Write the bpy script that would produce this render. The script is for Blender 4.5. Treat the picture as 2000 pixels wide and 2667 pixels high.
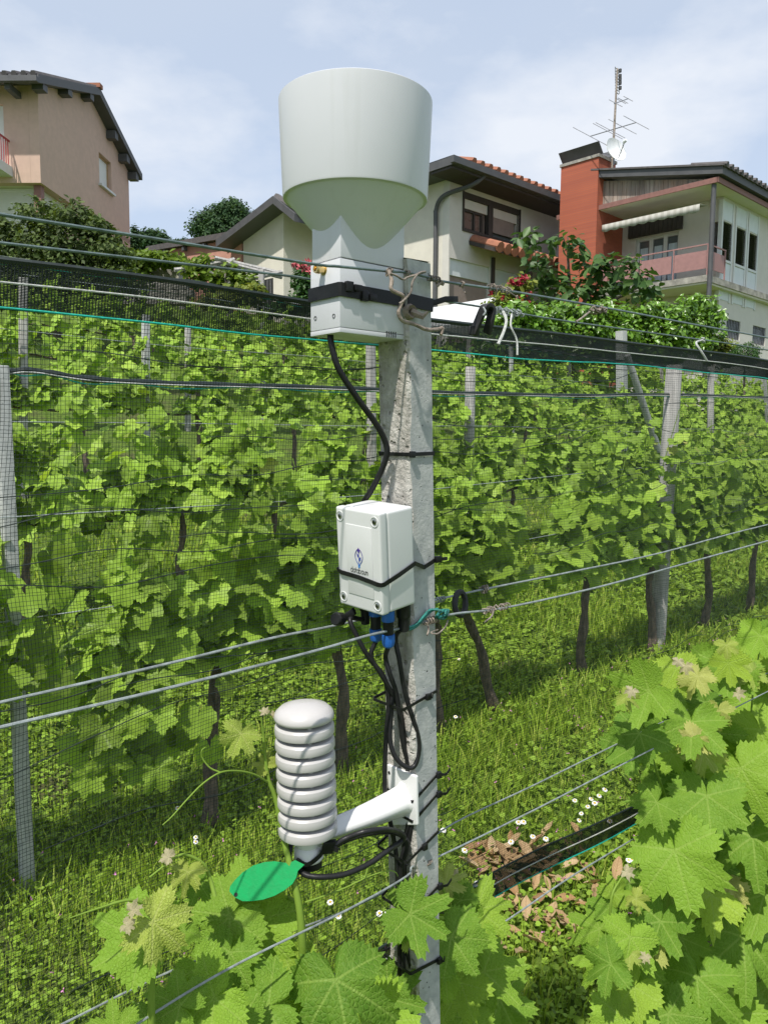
import bpy, bmesh, math, random
import numpy as np
from mathutils import Vector, Matrix
random.seed(7); rng = np.random.default_rng(11)
for o in list(bpy.data.objects): bpy.data.objects.remove(o)
scn = bpy.context.scene
COL = scn.collection

# ------------------------------------------------------------------ camera
FPX, CX, CY = 2004.0, 1000.0, 1333.5          # focal length and centre in photo pixels (2000 x 2667)
PITCH, ROLL = math.radians(5.58), math.radians(.46)
CAM = np.array([0., 0., 1.6])
FW = np.array([0, math.cos(PITCH), -math.sin(PITCH)])
_U0 = np.array([0, math.sin(PITCH), math.cos(PITCH)]); _R0 = np.array([1., 0, 0])
RT = _R0*math.cos(ROLL) + _U0*math.sin(ROLL); UP = _U0*math.cos(ROLL) - _R0*math.sin(ROLL)
cd = bpy.data.cameras.new('camera'); cam = bpy.data.objects.new('camera', cd); COL.objects.link(cam)
cd.sensor_fit = 'VERTICAL'; cd.sensor_height = 34.6; cd.lens = 34.6*FPX/2667
cd.clip_start = .05; cd.clip_end = 2000
cam.matrix_world = Matrix(((RT[0], UP[0], -FW[0], CAM[0]), (RT[1], UP[1], -FW[1], CAM[1]), (RT[2], UP[2], -FW[2], CAM[2]), (0, 0, 0, 1)))
scn.camera = cam

# ------------------------------------------------------------------ sky, sun, exposure
SUN = np.array([-.23, -.45, .86]); SUN /= np.linalg.norm(SUN)
SUN_EL = math.asin(SUN[2]); SUN_AZ = math.atan2(SUN[0], SUN[1])
w = bpy.data.worlds.new('World'); scn.world = w; w.use_nodes = True
nt = w.node_tree; nt.nodes.clear()
def wn(t, **k):
    n = nt.nodes.new(t)
    for a, b in k.items(): setattr(n, a, b)
    return n
out = wn('ShaderNodeOutputWorld'); bg = wn('ShaderNodeBackground'); bg.inputs[1].default_value = .15
sky = wn('ShaderNodeTexSky', sky_type='NISHITA', sun_disc=False, sun_elevation=SUN_EL, sun_rotation=SUN_AZ, altitude=300, air_density=1.0, dust_density=1.0, ozone_density=1.8)
tc = wn('ShaderNodeTexCoord'); mp = wn('ShaderNodeMapping'); mp.inputs['Scale'].default_value = (1.0, 1.0, 2.2); mp.inputs['Location'].default_value = (3.1, 2.27, -.35)
n1 = wn('ShaderNodeTexNoise'); n1.inputs['Scale'].default_value = 2.1; n1.inputs['Detail'].default_value = 9; n1.inputs['Roughness'].default_value = .55
n2 = wn('ShaderNodeTexNoise'); n2.inputs['Scale'].default_value = 1.1; n2.inputs['Detail'].default_value = 4
r1 = wn('ShaderNodeValToRGB'); r1.color_ramp.elements[0].position = .50; r1.color_ramp.elements[1].position = .66
r2 = wn('ShaderNodeValToRGB'); r2.color_ramp.elements[0].position = .3; r2.color_ramp.elements[1].position = .75
r2.color_ramp.elements[0].color = (.7, .7, .7, 1); r2.color_ramp.elements[1].color = (1, 1, 1, 1)
mxv = wn('ShaderNodeMix', data_type='RGBA'); mxc = wn('ShaderNodeMix', data_type='RGBA')
mxv.inputs['B'].default_value = (2.5, 2.85, 3.4, 1)         # thin high veil
mxc.inputs['B'].default_value = (3.45, 3.65, 4.0, 1)         # cumulus white
L = nt.links.new
L(tc.outputs['Generated'], mp.inputs['Vector']); L(mp.outputs[0], n1.inputs['Vector']); L(mp.outputs[0], n2.inputs['Vector'])
L(n1.outputs[0], r1.inputs[0]); L(n2.outputs[0], r2.inputs[0])
L(sky.outputs[0], mxv.inputs['A']); L(r2.outputs[0], mxv.inputs['Factor'])
L(mxv.outputs['Result'], mxc.inputs['A']); L(r1.outputs[0], mxc.inputs['Factor'])
L(mxc.outputs['Result'], bg.inputs[0]); L(bg.outputs[0], out.inputs[0])
sd = bpy.data.lights.new('sun', 'SUN'); sd.energy = 3.3; sd.angle = math.radians(1.0); sd.color = (1, .955, .88)
so = bpy.data.objects.new('sun', sd); COL.objects.link(so)
so.rotation_euler = Vector(SUN).to_track_quat('Z', 'Y').to_euler()
so.location = (0, -5, 12)
scn.view_settings.view_transform = 'Standard'; scn.view_settings.look = 'None'
scn.view_settings.exposure = .7; scn.view_settings.gamma = 1; scn.view_settings.use_curve_mapping = False
scn.render.engine = 'CYCLES'
scn.cycles.max_bounces = 6; scn.cycles.diffuse_bounces = 3; scn.cycles.glossy_bounces = 2; scn.cycles.transmission_bounces = 4

# ------------------------------------------------------------------ geometry of the place
AZ = math.radians(48)
T = np.array([math.sin(AZ), math.cos(AZ), 0.]); N = np.array([-T[1], T[0], 0.])   # along the vine rows, uphill across them
def ray(px, py): return FW + RT*(px-CX)/FPX - UP*(py-CY)/FPX
def row(px, py, n):                       # point of a photo pixel on the vertical plane N.p = n
    d = ray(px, py); return CAM + d*(n/(d@N))
def aty(px, py, Y): d = ray(px, py); return CAM + d*(Y/d[1])
def onplane(px, py, p0, nrm): d = ray(px, py); return CAM + d*(((p0-CAM)@nrm)/(d@nrm))
def un(u, n, z): return T*u + N*n + np.array([0, 0, z])
def height(x, y):
    n = -T[1]*x + T[0]*y; u = T[0]*x + T[1]*y
    m = np.maximum(n-2.9, 0); ss = m*m/(m+.8)
    h = .285*ss
    h = np.where(h > 6.2, 6.2 + (h-6.2)*.35, h)
    tilt = .02*np.clip(u-2.6, -4, 6)*np.clip((5.5-n)/2.5, 0, 1)
    return h + tilt + .010*np.sin(1.7*u+.6*n) + .010*np.sin(3.1*n+1.1*u)
def hz(x, y): return float(height(np.array(x), np.array(y)))
def nrmz(v): v = np.asarray(v, float); return v/np.linalg.norm(v)

# ------------------------------------------------------------------ materials
MATS = {}
class NT:
    def __init__(s, name):
        s.m = bpy.data.materials.new(name); s.m.use_nodes = True; s.t = s.m.node_tree; s.t.nodes.clear()
        s.out = s.n('ShaderNodeOutputMaterial')
    def n(s, t, **k):
        x = s.t.nodes.new(t)
        for a, b in k.items(): setattr(x, a, b)
        return x
    def l(s, a, b): s.t.links.new(a, b)
    def val(s, sock, v):
        if hasattr(v, 'links') or isinstance(v, bpy.types.NodeSocket): s.l(v, sock)
        else: sock.default_value = v
    def math(s, op, a, b=0., c=0.):
        x = s.n('ShaderNodeMath', operation=op)
        s.val(x.inputs[0], a); s.val(x.inputs[1], b); s.val(x.inputs[2], c); return x.outputs[0]
    def mix(s, f, a, b, bt='MIX'):
        x = s.n('ShaderNodeMix', data_type='RGBA', blend_type=bt)
        s.val(x.inputs['Factor'], f); s.val(x.inputs['A'], a); s.val(x.inputs['B'], b); return x.outputs['Result']
    def noise(s, vec, scale, detail=4, rough=.55, dim=None):
        x = s.n('ShaderNodeTexNoise'); x.inputs['Scale'].default_value = scale; x.inputs['Detail'].default_value = detail; x.inputs['Roughness'].default_value = rough
        if vec is not None: s.l(vec, x.inputs['Vector'])
        return x.outputs[0]
    def vor(s, vec, scale, feat='F1'):
        x = s.n('ShaderNodeTexVoronoi', feature=feat); x.inputs['Scale'].default_value = scale
        if vec is not None: s.l(vec, x.inputs['Vector'])
        return x
    def ramp(s, f, pts):
        x = s.n('ShaderNodeValToRGB'); e = x.color_ramp.elements
        while len(e) < len(pts): e.new(.5)
        for i, (p, c) in enumerate(pts): e[i].position = p; e[i].color = (*c, 1) if len(c) == 3 else c
        s.l(f, x.inputs[0]); return x.outputs[0]
    def rng(s, f, a, b, c=0., d=1.):
        x = s.n('ShaderNodeMapRange'); s.l(f, x.inputs[0])
        for i, v in enumerate((a, b, c, d)): x.inputs[i+1].default_value = v
        return x.outputs[0]
    def mapping(s, vec, sc=(1, 1, 1), rot=(0, 0, 0)):
        x = s.n('ShaderNodeMapping'); x.inputs['Scale'].default_value = sc; x.inputs['Rotation'].default_value = rot; s.l(vec, x.inputs[0]); return x.outputs[0]
    def bump(s, h, st, dist=.01):
        x = s.n('ShaderNodeBump'); x.inputs['Strength'].default_value = st; x.inputs['Distance'].default_value = dist; s.l(h, x.inputs['Height']); return x.outputs[0]
    def pbsdf(s, col, rough=.5, metal=0., normal=None, spec=.5, coat=0.):
        x = s.n('ShaderNodeBsdfPrincipled'); s.val(x.inputs['Base Color'], col); s.val(x.inputs['Roughness'], rough)
        x.inputs['Metallic'].default_value = metal; x.inputs['Specular IOR Level'].default_value = spec
        x.inputs['Coat Weight'].default_value = coat
        if normal is not None: s.l(normal, x.inputs['Normal'])
        return x.outputs[0]
    def fin(s, sh): s.l(sh, s.out.inputs[0]); MATS[s.m.name] = s.m; return s.m
def c4(c): return (*c, 1)
def simple(name, col, rough=.5, metal=0., var=.12, scale=30, bump=0., bscale=None, spec=.5, col2=None, bdist=.002, stretch=(1, 1, 1), detail=5):
    k = NT(name); tcn = k.n('ShaderNodeTexCoord').outputs['Object']
    v = k.mapping(tcn, stretch)
    nz = k.noise(v, scale, detail)
    c2 = col2 if col2 else tuple(x*(1-var*2) for x in col); c1 = col if col2 else tuple(min(1, x*(1+var)) for x in col)
    cc = k.ramp(nz, [(.3, c2), (.7, c1)])
    big = k.noise(v, scale*.13, 3)
    cc = k.mix(k.rng(big, .35, .7, 0, .25), cc, c4(c2))
    nm = k.bump(k.noise(v, bscale or scale*4, 6), bump, bdist) if bump else None
    rr = k.rng(nz, .3, .7, max(0, rough-.08), min(1, rough+.08))
    return k.fin(k.pbsdf(cc, rr, metal, nm, spec))
def gauge_mat():
    k = NT('gauge_white'); v = k.n('ShaderNodeTexCoord').outputs['Object']
    st = k.noise(k.mapping(v, (1, 1, .07)), 55, 5); sp = k.noise(v, 260, 4, .7); bg_ = k.noise(v, 14, 4)
    cc = k.ramp(bg_, [(.3, (.58, .585, .61)), (.7, (.61, .61, .635))])
    cc = k.mix(k.rng(st, .55, .75, 0, .16), cc, c4((.40, .41, .38)))
    cc = k.mix(k.rng(sp, .70, .76, 0, .35), cc, c4((.30, .28, .24)))
    return k.fin(k.pbsdf(cc, k.rng(st, .3, .7, .36, .5), 0, k.bump(sp, .05, .0004)))
gauge_mat()
simple('box_grey', (.63, .635, .63), .38, var=.02, scale=14, bump=.10, bscale=600, bdist=.0004)
simple('shield_grey', (.46, .445, .435), .34, var=.02, scale=20)
simple('arm_white', (.68, .68, .67), .3, var=.015, scale=12)
simple('black_plastic', (.011, .0115, .012), .45, var=.3, scale=60, bump=.1, spec=.3)
simple('cable_black', (.009, .0095, .01), .42, var=.4, scale=160, bump=.15, col2=(.018, .018, .019), spec=.28)
simple('blue_plastic', (.015, .11, .42), .38, var=.12, scale=60, bump=.1)
simple('green_tag', (.0, .29, .08), .55, var=.08, scale=120, bump=.15, bscale=300, col2=(.002, .23, .062), spec=.2)
simple('brass', (.78, .58, .26), .28, metal=1, var=.15, scale=70)
simple('steel', (.55, .55, .54), .32, metal=1, var=.2, scale=80)
simple('galvanised', (.30, .335, .335), .55, metal=.3, var=.2, scale=90, bump=.4, bscale=500)
simple('coated_wire', (.15, .20, .20), .45, metal=.2, var=.25, scale=60, bump=.3, bscale=400)
simple('rust_wire', (.30, .25, .21), .7, metal=.2, var=.35, scale=120, bump=.5, bscale=400)
simple('teal_twine', (.02, .20, .17), .6, var=.3, scale=200, bump=.4)
simple('teal_thread', (.01, .42, .33), .6, var=.2, scale=200)
simple('white_cord', (.50, .515, .49), .7, var=.2, scale=300, bump=.4, bscale=900)
simple('net_thread', (.012, .022, .02), .55, var=.3, scale=80)
simple('rubber', (.02, .02, .021), .65, var=.3, scale=70, bump=.2)
simple('twig', (.14, .11, .09), .85, var=.3, scale=120, bump=.6, bscale=300, col2=(.32, .26, .21))
simple('bark', (.23, .175, .13), .95, var=.35, scale=60, bump=1, bscale=90, bdist=.012, stretch=(1, 1, .25), col2=(.06, .047, .037))
simple('wood_grey', (.42, .405, .385), .9, var=.22, scale=24, bump=.7, bscale=60, stretch=(1, 1, .12), bdist=.006)
simple('wood_dark', (.055, .045, .04), .75, var=.25, scale=18, bump=.4, stretch=(1, 1, .15))
simple('fascia_grey', (.085, .085, .09), .6, var=.12, scale=4)
simple('roof_tile', (.37, .155, .09), .85, var=.25, scale=7, bump=.4, col2=(.26, .10, .06), bdist=.01)
simple('roof_dark', (.11, .10, .10), .85, var=.2, scale=6, bump=.4)
simple('stucco_peach', (.565, .40, .32), .9, var=.05, scale=5, bump=.35, bscale=160, bdist=.006)
simple('stucco_cream', (.66, .62, .545), .9, var=.035, scale=3, bump=.3, bscale=160, bdist=.006)
simple('stucco_white', (.60, .57, .53), .9, var=.035, scale=3, bump=.3, bscale=160, bdist=.006)
simple('stucco_salmon', (.52, .27, .21), .9, var=.06, scale=4, bump=.3, bscale=160, bdist=.006)
simple('concrete_old', (.36, .34, .30), .95, var=.3, scale=5, bump=.5, bscale=60, bdist=.01)
simple('white_paint', (.62, .63, .62), .55, var=.04, scale=5)
simple('panel_white', (.62, .66, .68), .6, var=.04, scale=5)
simple('shutter_white', (.66, .66, .62), .6, var=.04, scale=4)
simple('blind_brown', (.26, .21, .185), .7, var=.08, scale=6)
simple('shutter_dark', (.035, .036, .037), .6, var=.2, scale=9)
simple('rail_red', (.40, .05, .05), .5, var=.12, scale=20)
simple('rail_pink', (.34, .18, .17), .6, var=.08, scale=8)
simple('trim_red', (.25, .12, .10), .6, var=.1, scale=8)
simple('antenna', (.30, .30, .31), .45, metal=.6, var=.2, scale=30)
simple('antenna_pole', (.36, .30, .25), .6, metal=.3, var=.3, scale=20)
simple('pane_brown', (.15, .115, .10), .3, var=.1, scale=6)
simple('dish_white', (.78, .79, .80), .45, var=.03, scale=8)
simple('petal_white', (.82, .82, .80), .6, var=.04, scale=200)
simple('petal_pink', (.55, .20, .42), .6, var=.1, scale=200)
simple('flower_yellow', (.75, .48, .03), .7, var=.1, scale=400)
simple('rose_red', (.36, .012, .03), .55, var=.35, scale=18)
simple('rose_pink', (.55, .10, .12), .6, var=.2, scale=18)
simple('litter_blue', (.42, .62, .72), .5, var=.1, scale=60)
simple('curtain', (.52, .62, .68), .8, var=.12, scale=14, stretch=(1, 1, .05))
simple('text_black', (.02, .02, .025), .5, var=.1)
simple('terracotta', (.55, .20, .12), .8, var=.2, scale=30)
simple('wood_pale', (.46, .30, .16), .8, var=.2, scale=20)

def concrete_post():
    k = NT('concrete_post'); v = k.n('ShaderNodeTexCoord').outputs['Object']
    a = k.noise(v, 55, 8, .62); b = k.noise(k.mapping(v, (1, 1, .14)), 60, 5); c = k.noise(v, 9, 3)
    cc = k.ramp(a, [(.28, (.30, .315, .31)), (.7, (.47, .475, .455))])
    cc = k.mix(k.math('MULTIPLY', k.rng(b, .52, .72, 0, .5), k.rng(c, .4, .65)), cc, c4((.22, .20, .17)))
    pit = k.vor(v, 150); ms = k.math('MULTIPLY', k.rng(pit.outputs['Distance'], .14, .26, 1, 0), k.rng(k.noise(v, 83, 2), .57, .61))
    cc = k.mix(k.math('MULTIPLY', ms, .85), cc, c4((.05, .05, .05)))
    h = k.math('SUBTRACT', k.math('ADD', k.math('MULTIPLY', a, .4), k.noise(v, 260, 6)), k.math('MULTIPLY', ms, 1.6))
    return k.fin(k.pbsdf(cc, .9, 0, k.bump(h, .55, .0012), .25))
concrete_post()
def concrete_rough():
    k = NT('concrete_rough'); v = k.n('ShaderNodeTexCoord').outputs['Object']
    a = k.noise(v, 42, 9, .68); b = k.noise(k.mapping(v, (1, 1, .1)), 40, 5); pit = k.vor(v, 90)
    cc = k.ramp(a, [(.3, (.30, .285, .255)), (.52, (.45, .43, .39)), (.72, (.60, .58, .53))])
    cc = k.mix(k.rng(b, .52, .7, 0, .55), cc, c4((.20, .175, .14)))
    ms = k.math('MULTIPLY', k.rng(pit.outputs['Distance'], .2, .36, 1, 0), k.rng(k.noise(v, 70, 2), .5, .56))
    cc = k.mix(k.math('MULTIPLY', ms, .5), cc, c4((.15, .14, .13)))
    h = k.math('SUBTRACT', k.math('ADD', k.math('MULTIPLY', a, 1.2), k.noise(v, 170, 6)), ms)
    return k.fin(k.pbsdf(cc, .95, 0, k.bump(h, .9, .004), .2))
concrete_rough()
def brick_mat():
    k = NT('brick_orange'); v = k.n('ShaderNodeTexCoord').outputs['Object']
    b = k.n('ShaderNodeTexBrick'); b.inputs['Scale'].default_value = 1
    b.inputs['Color1'].default_value = (.43, .115, .06, 1); b.inputs['Color2'].default_value = (.36, .095, .055, 1); b.inputs['Mortar'].default_value = (.30, .12, .085, 1)
    b.inputs['Brick Width'].default_value = .26; b.inputs['Row Height'].default_value = .065; b.inputs['Mortar Size'].default_value = .008
    s = k.n('ShaderNodeSeparateXYZ'); k.l(v, s.inputs[0]); cmb = k.n('ShaderNodeCombineXYZ')
    k.l(k.math('ADD', s.outputs[0], s.outputs[1]), cmb.inputs[0]); k.l(s.outputs[2], cmb.inputs[1]); k.l(cmb.outputs[0], b.inputs['Vector'])
    cc = k.mix(k.rng(k.noise(v, 1.2, 4), .4, .7, 0, .35), b.outputs[0], c4((.30, .09, .06)))
    return k.fin(k.pbsdf(cc, .85, 0, k.bump(b.outputs[1], -.4, .01), .3))
brick_mat()
def clad_mat():
    k = NT('cladding_wood'); v = k.n('ShaderNodeTexCoord').outputs['Object']
    s = k.noise(k.mapping(v, (1, 1, .08)), 9, 6); b = k.noise(k.mapping(v, (1, 1, .3)), 2.2, 4)
    cc = k.ramp(s, [(.3, (.16, .14, .125)), (.55, (.34, .29, .25)), (.75, (.46, .40, .35))])
    cc = k.mix(k.rng(b, .5, .72, 0, .6), cc, c4((.30, .16, .085)))
    oi = k.n('ShaderNodeObjectInfo').outputs['Random']
    cc = k.mix(k.rng(oi, 0, 1, 0, .35), cc, c4((.13, .11, .10)))
    return k.fin(k.pbsdf(cc, .85, 0, k.bump(s, .4, .01)))
clad_mat()
def stripe_mat():
    k = NT('awning_stripe'); v = k.n('ShaderNodeUVMap').outputs[0]
    s = k.n('ShaderNodeSeparateXYZ'); k.l(v, s.inputs[0])
    f = k.math('GREATER_THAN', k.math('FRACT', k.math('MULTIPLY', s.outputs[0], 1.0)), .5)
    cc = k.mix(f, c4((.42, .41, .37)), c4((.33, .32, .28)))
    cc = k.mix(k.rng(k.noise(v, 5, 4), .4, .7, 0, .3), cc, c4((.35, .34, .30)))
    return k.fin(k.pbsdf(cc, .85))
stripe_mat()
def glass_mat():
    k = NT('window_glass'); return k.fin(k.pbsdf(c4((.10, .12, .13)), .08, 0, None, .8))
glass_mat()
def logo_mat():
    k = NT('logo_gradient'); s = k.n('ShaderNodeSeparateXYZ'); k.l(k.n('ShaderNodeUVMap').outputs[0], s.inputs[0])
    cc = k.ramp(s.outputs[1], [(0, (.02, .22, .62)), (.3, (.03, .08, .42)), (1, (.07, .015, .22))])
    return k.fin(k.pbsdf(cc, .5))
logo_mat()

def leaf_mat(name, pal, vein=None, transl=.38, detail='near', rough=.42, young=0., under=None, spec=.2):
    """pal: list of colours, chosen per object (or per leaf island)"""
    k = NT(name)
    rnd = k.n('ShaderNodeObjectInfo').outputs['Random'] if detail in ('near', 'mid') else k.n('ShaderNodeNewGeometry').outputs['Random Per Island']
    cc = k.ramp(rnd, [(i/(len(pal)-1), c) for i, c in enumerate(pal)])
    nm = None
    if detail in ('near', 'mid'):
        uv = k.n('ShaderNodeUVMap').outputs[0]; s = k.n('ShaderNodeSeparateXYZ'); k.l(uv, s.inputs[0])
        x = k.math('ABSOLUTE', s.outputs[0]); y = s.outputs[1]
        phi = k.math('ARCTAN2', x, y); r = k.math('SQRT', k.math('ADD', k.math('MULTIPLY', x, x), k.math('MULTIPLY', y, y)))
        g1 = k.math('GREATER_THAN', phi, math.radians(25)); g2 = k.math('GREATER_THAN', phi, math.radians(77))
        pk = k.math('ADD', k.math('MULTIPLY', g1, math.radians(50)), k.math('MULTIPLY', g2, math.radians(55)))
        loc = k.math('SUBTRACT', phi, pk)
        d = k.math('ABSOLUTE', k.math('MULTIPLY', r, k.math('SINE', loc))); al = k.math('MULTIPLY', r, k.math('COSINE', loc))
        main = k.rng(k.math('ADD', d, k.math('MULTIPLY', al, .012)), .012, .030, 1, 0)
        fr = k.math('PINGPONG', k.math('SUBTRACT', k.math('MULTIPLY', al, 1.), k.math('MULTIPLY', d, .85)), .0625)
        sec = k.math('MULTIPLY', k.rng(fr, .0, .013, 1, 0), .55)
        vv = k.math('MAXIMUM', main, sec)
        pz = k.noise(uv, 3.5, 3)
        cc = k.mix(k.rng(pz, .35, .7, 0, .35), cc, k.mix(.5, cc, c4(pal[-1])))
        cc = k.mix(k.math('MULTIPLY', vv, .42 if detail == 'near' else .4), cc, c4(vein))
        if detail == 'near':
            vr = k.vor(k.mapping(uv, (1, 1, 1)), 17); vr2 = k.n('ShaderNodeTexVoronoi', feature='DISTANCE_TO_EDGE'); vr2.inputs['Scale'].default_value = 15; k.l(uv, vr2.inputs['Vector'])
            cell = k.rng(vr2.outputs['Distance'], 0, .22, 0, 1)
            cc = k.mix(k.rng(vr2.outputs['Distance'], 0, .06, .22, 0), cc, c4(vein))
            h = k.math('SUBTRACT', k.math('ADD', k.math('MULTIPLY', cell, .45), k.math('MULTIPLY', pz, .8)), k.math('MULTIPLY', vv, .25))
            nm = k.bump(h, .65, .0028)
        else:
            nm = k.bump(k.math('SUBTRACT', pz, k.math('MULTIPLY', vv, .6)), .6, .004)
    if under:
        bf = k.n('ShaderNodeNewGeometry').outputs['Backfacing']
        cc = k.mix(k.math('MULTIPLY', bf, .6), cc, c4(under))
    p = k.pbsdf(cc, rough, 0, nm, spec)
    tr = k.n('ShaderNodeBsdfTranslucent'); k.l(k.mix(1., cc, c4((1.25, 1.2, .55)), 'MULTIPLY'), tr.inputs[0])
    if nm is not None: k.l(nm, tr.inputs[1])
    ms = k.n('ShaderNodeMixShader'); ms.inputs[0].default_value = transl; k.l(p, ms.inputs[1]); k.l(tr.outputs[0], ms.inputs[2])
    return k.fin(ms.outputs[0])
G1 = [(.09, .195, .022), (.17, .315, .034), (.26, .425, .046), (.13, .255, .028), (.215, .36, .04), (.32, .455, .052)]
leaf_mat('vine_leaf_near', G1, (.34, .46, .11), .36, 'near', .5, under=(.22, .34, .13), spec=.13)
leaf_mat('vine_leaf_mid', [(0.14, 0.217, 0.0261), (0.227, 0.355, 0.0426), (0.315, 0.492, 0.059), (0.183, 0.286, 0.0343), (0.355, 0.538, 0.0646)], (.30, .42, .11), .36, 'mid', .42, under=(.2, .32, .12))
leaf_mat('vine_leaf_young', [(.34, .42, .07), (.28, .40, .06), (.46, .46, .14)], (.5, .52, .2), .34, 'near', .5, under=(.45, .48, .22))
leaf_mat('vine_leaf_bud', [(.50, .46, .25), (.60, .54, .38)], (.7, .6, .45), .3, 'near', .6)
leaf_mat('foliage_vine', [(0.125, 0.195, 0.0234), (0.212, 0.332, 0.0398), (0.307, 0.481, 0.0577), (0.389, 0.549, 0.0801)], None, .36, 'far', .5)
leaf_mat('foliage_olive', [(0.0384, 0.06, 0.016), (0.0672, 0.105, 0.025), (0.11, 0.155, 0.04)], None, .28, 'far', .55)
leaf_mat('foliage_hedge', [(0.0666, 0.13, 0.013), (0.128, 0.25, 0.025), (0.194, 0.38, 0.038)], None, .3, 'far', .32, spec=.6)
leaf_mat('foliage_ivy', [(0.0704, 0.11, 0.012), (0.128, 0.2, 0.02), (0.173, 0.27, 0.03)], None, .3, 'far', .4)
leaf_mat('foliage_dark', [(.022, .055, .02), (.04, .085, .03), (.065, .12, .04)], None, .22, 'far', .6)
leaf_mat('foliage_fig', [(.035, .08, .022), (.065, .13, .035), (.11, .19, .055)], None, .25, 'far', .45, spec=.25)
leaf_mat('foliage_rose', [(.03, .08, .02), (.06, .13, .03)], None, .25, 'far', .4)
leaf_mat('foliage_yellow', [(.12, .17, .025), (.22, .25, .04)], None, .3, 'far', .5)
leaf_mat('grass_blade', [(0.137, 0.213, 0.0234), (0.236, 0.37, 0.0407), (0.336, 0.482, 0.053), (0.448, 0.515, 0.112)], None, .36, 'far', .5)
leaf_mat('clover', [(0.134, 0.209, 0.023), (0.207, 0.323, 0.0355), (0.275, 0.427, 0.047)], None, .3, 'far', .45)
leaf_mat('dead_leaf', [(.24, .13, .06), (.38, .26, .14), (.48, .36, .21), (.30, .17, .07), (.43, .30, .16)], (.28, .16, .09), .12, 'mid', .6)
leaf_mat('shoot_green', [(.16, .26, .035), (.22, .33, .05)], (.25, .35, .08), .1, 'far', .45)
def ground_mat():
    k = NT('ground_soil'); v = k.n('ShaderNodeTexCoord').outputs['Object']
    a = k.noise(v, 1.1, 6); b = k.noise(v, 22, 6); c = k.noise(v, 120, 4)
    g = k.ramp(b, [(.3, (.05, .09, .012)), (.55, (.10, .16, .022)), (.75, (.16, .22, .035))])
    so_ = k.ramp(c, [(.3, (.05, .035, .022)), (.7, (.14, .105, .07))])
    cc = k.mix(k.rng(a, .56, .70, 0, .7), g, so_)
    return k.fin(k.pbsdf(cc, .95, 0, k.bump(k.math('ADD', b, c), .8, .02), .2))
ground_mat()
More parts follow.
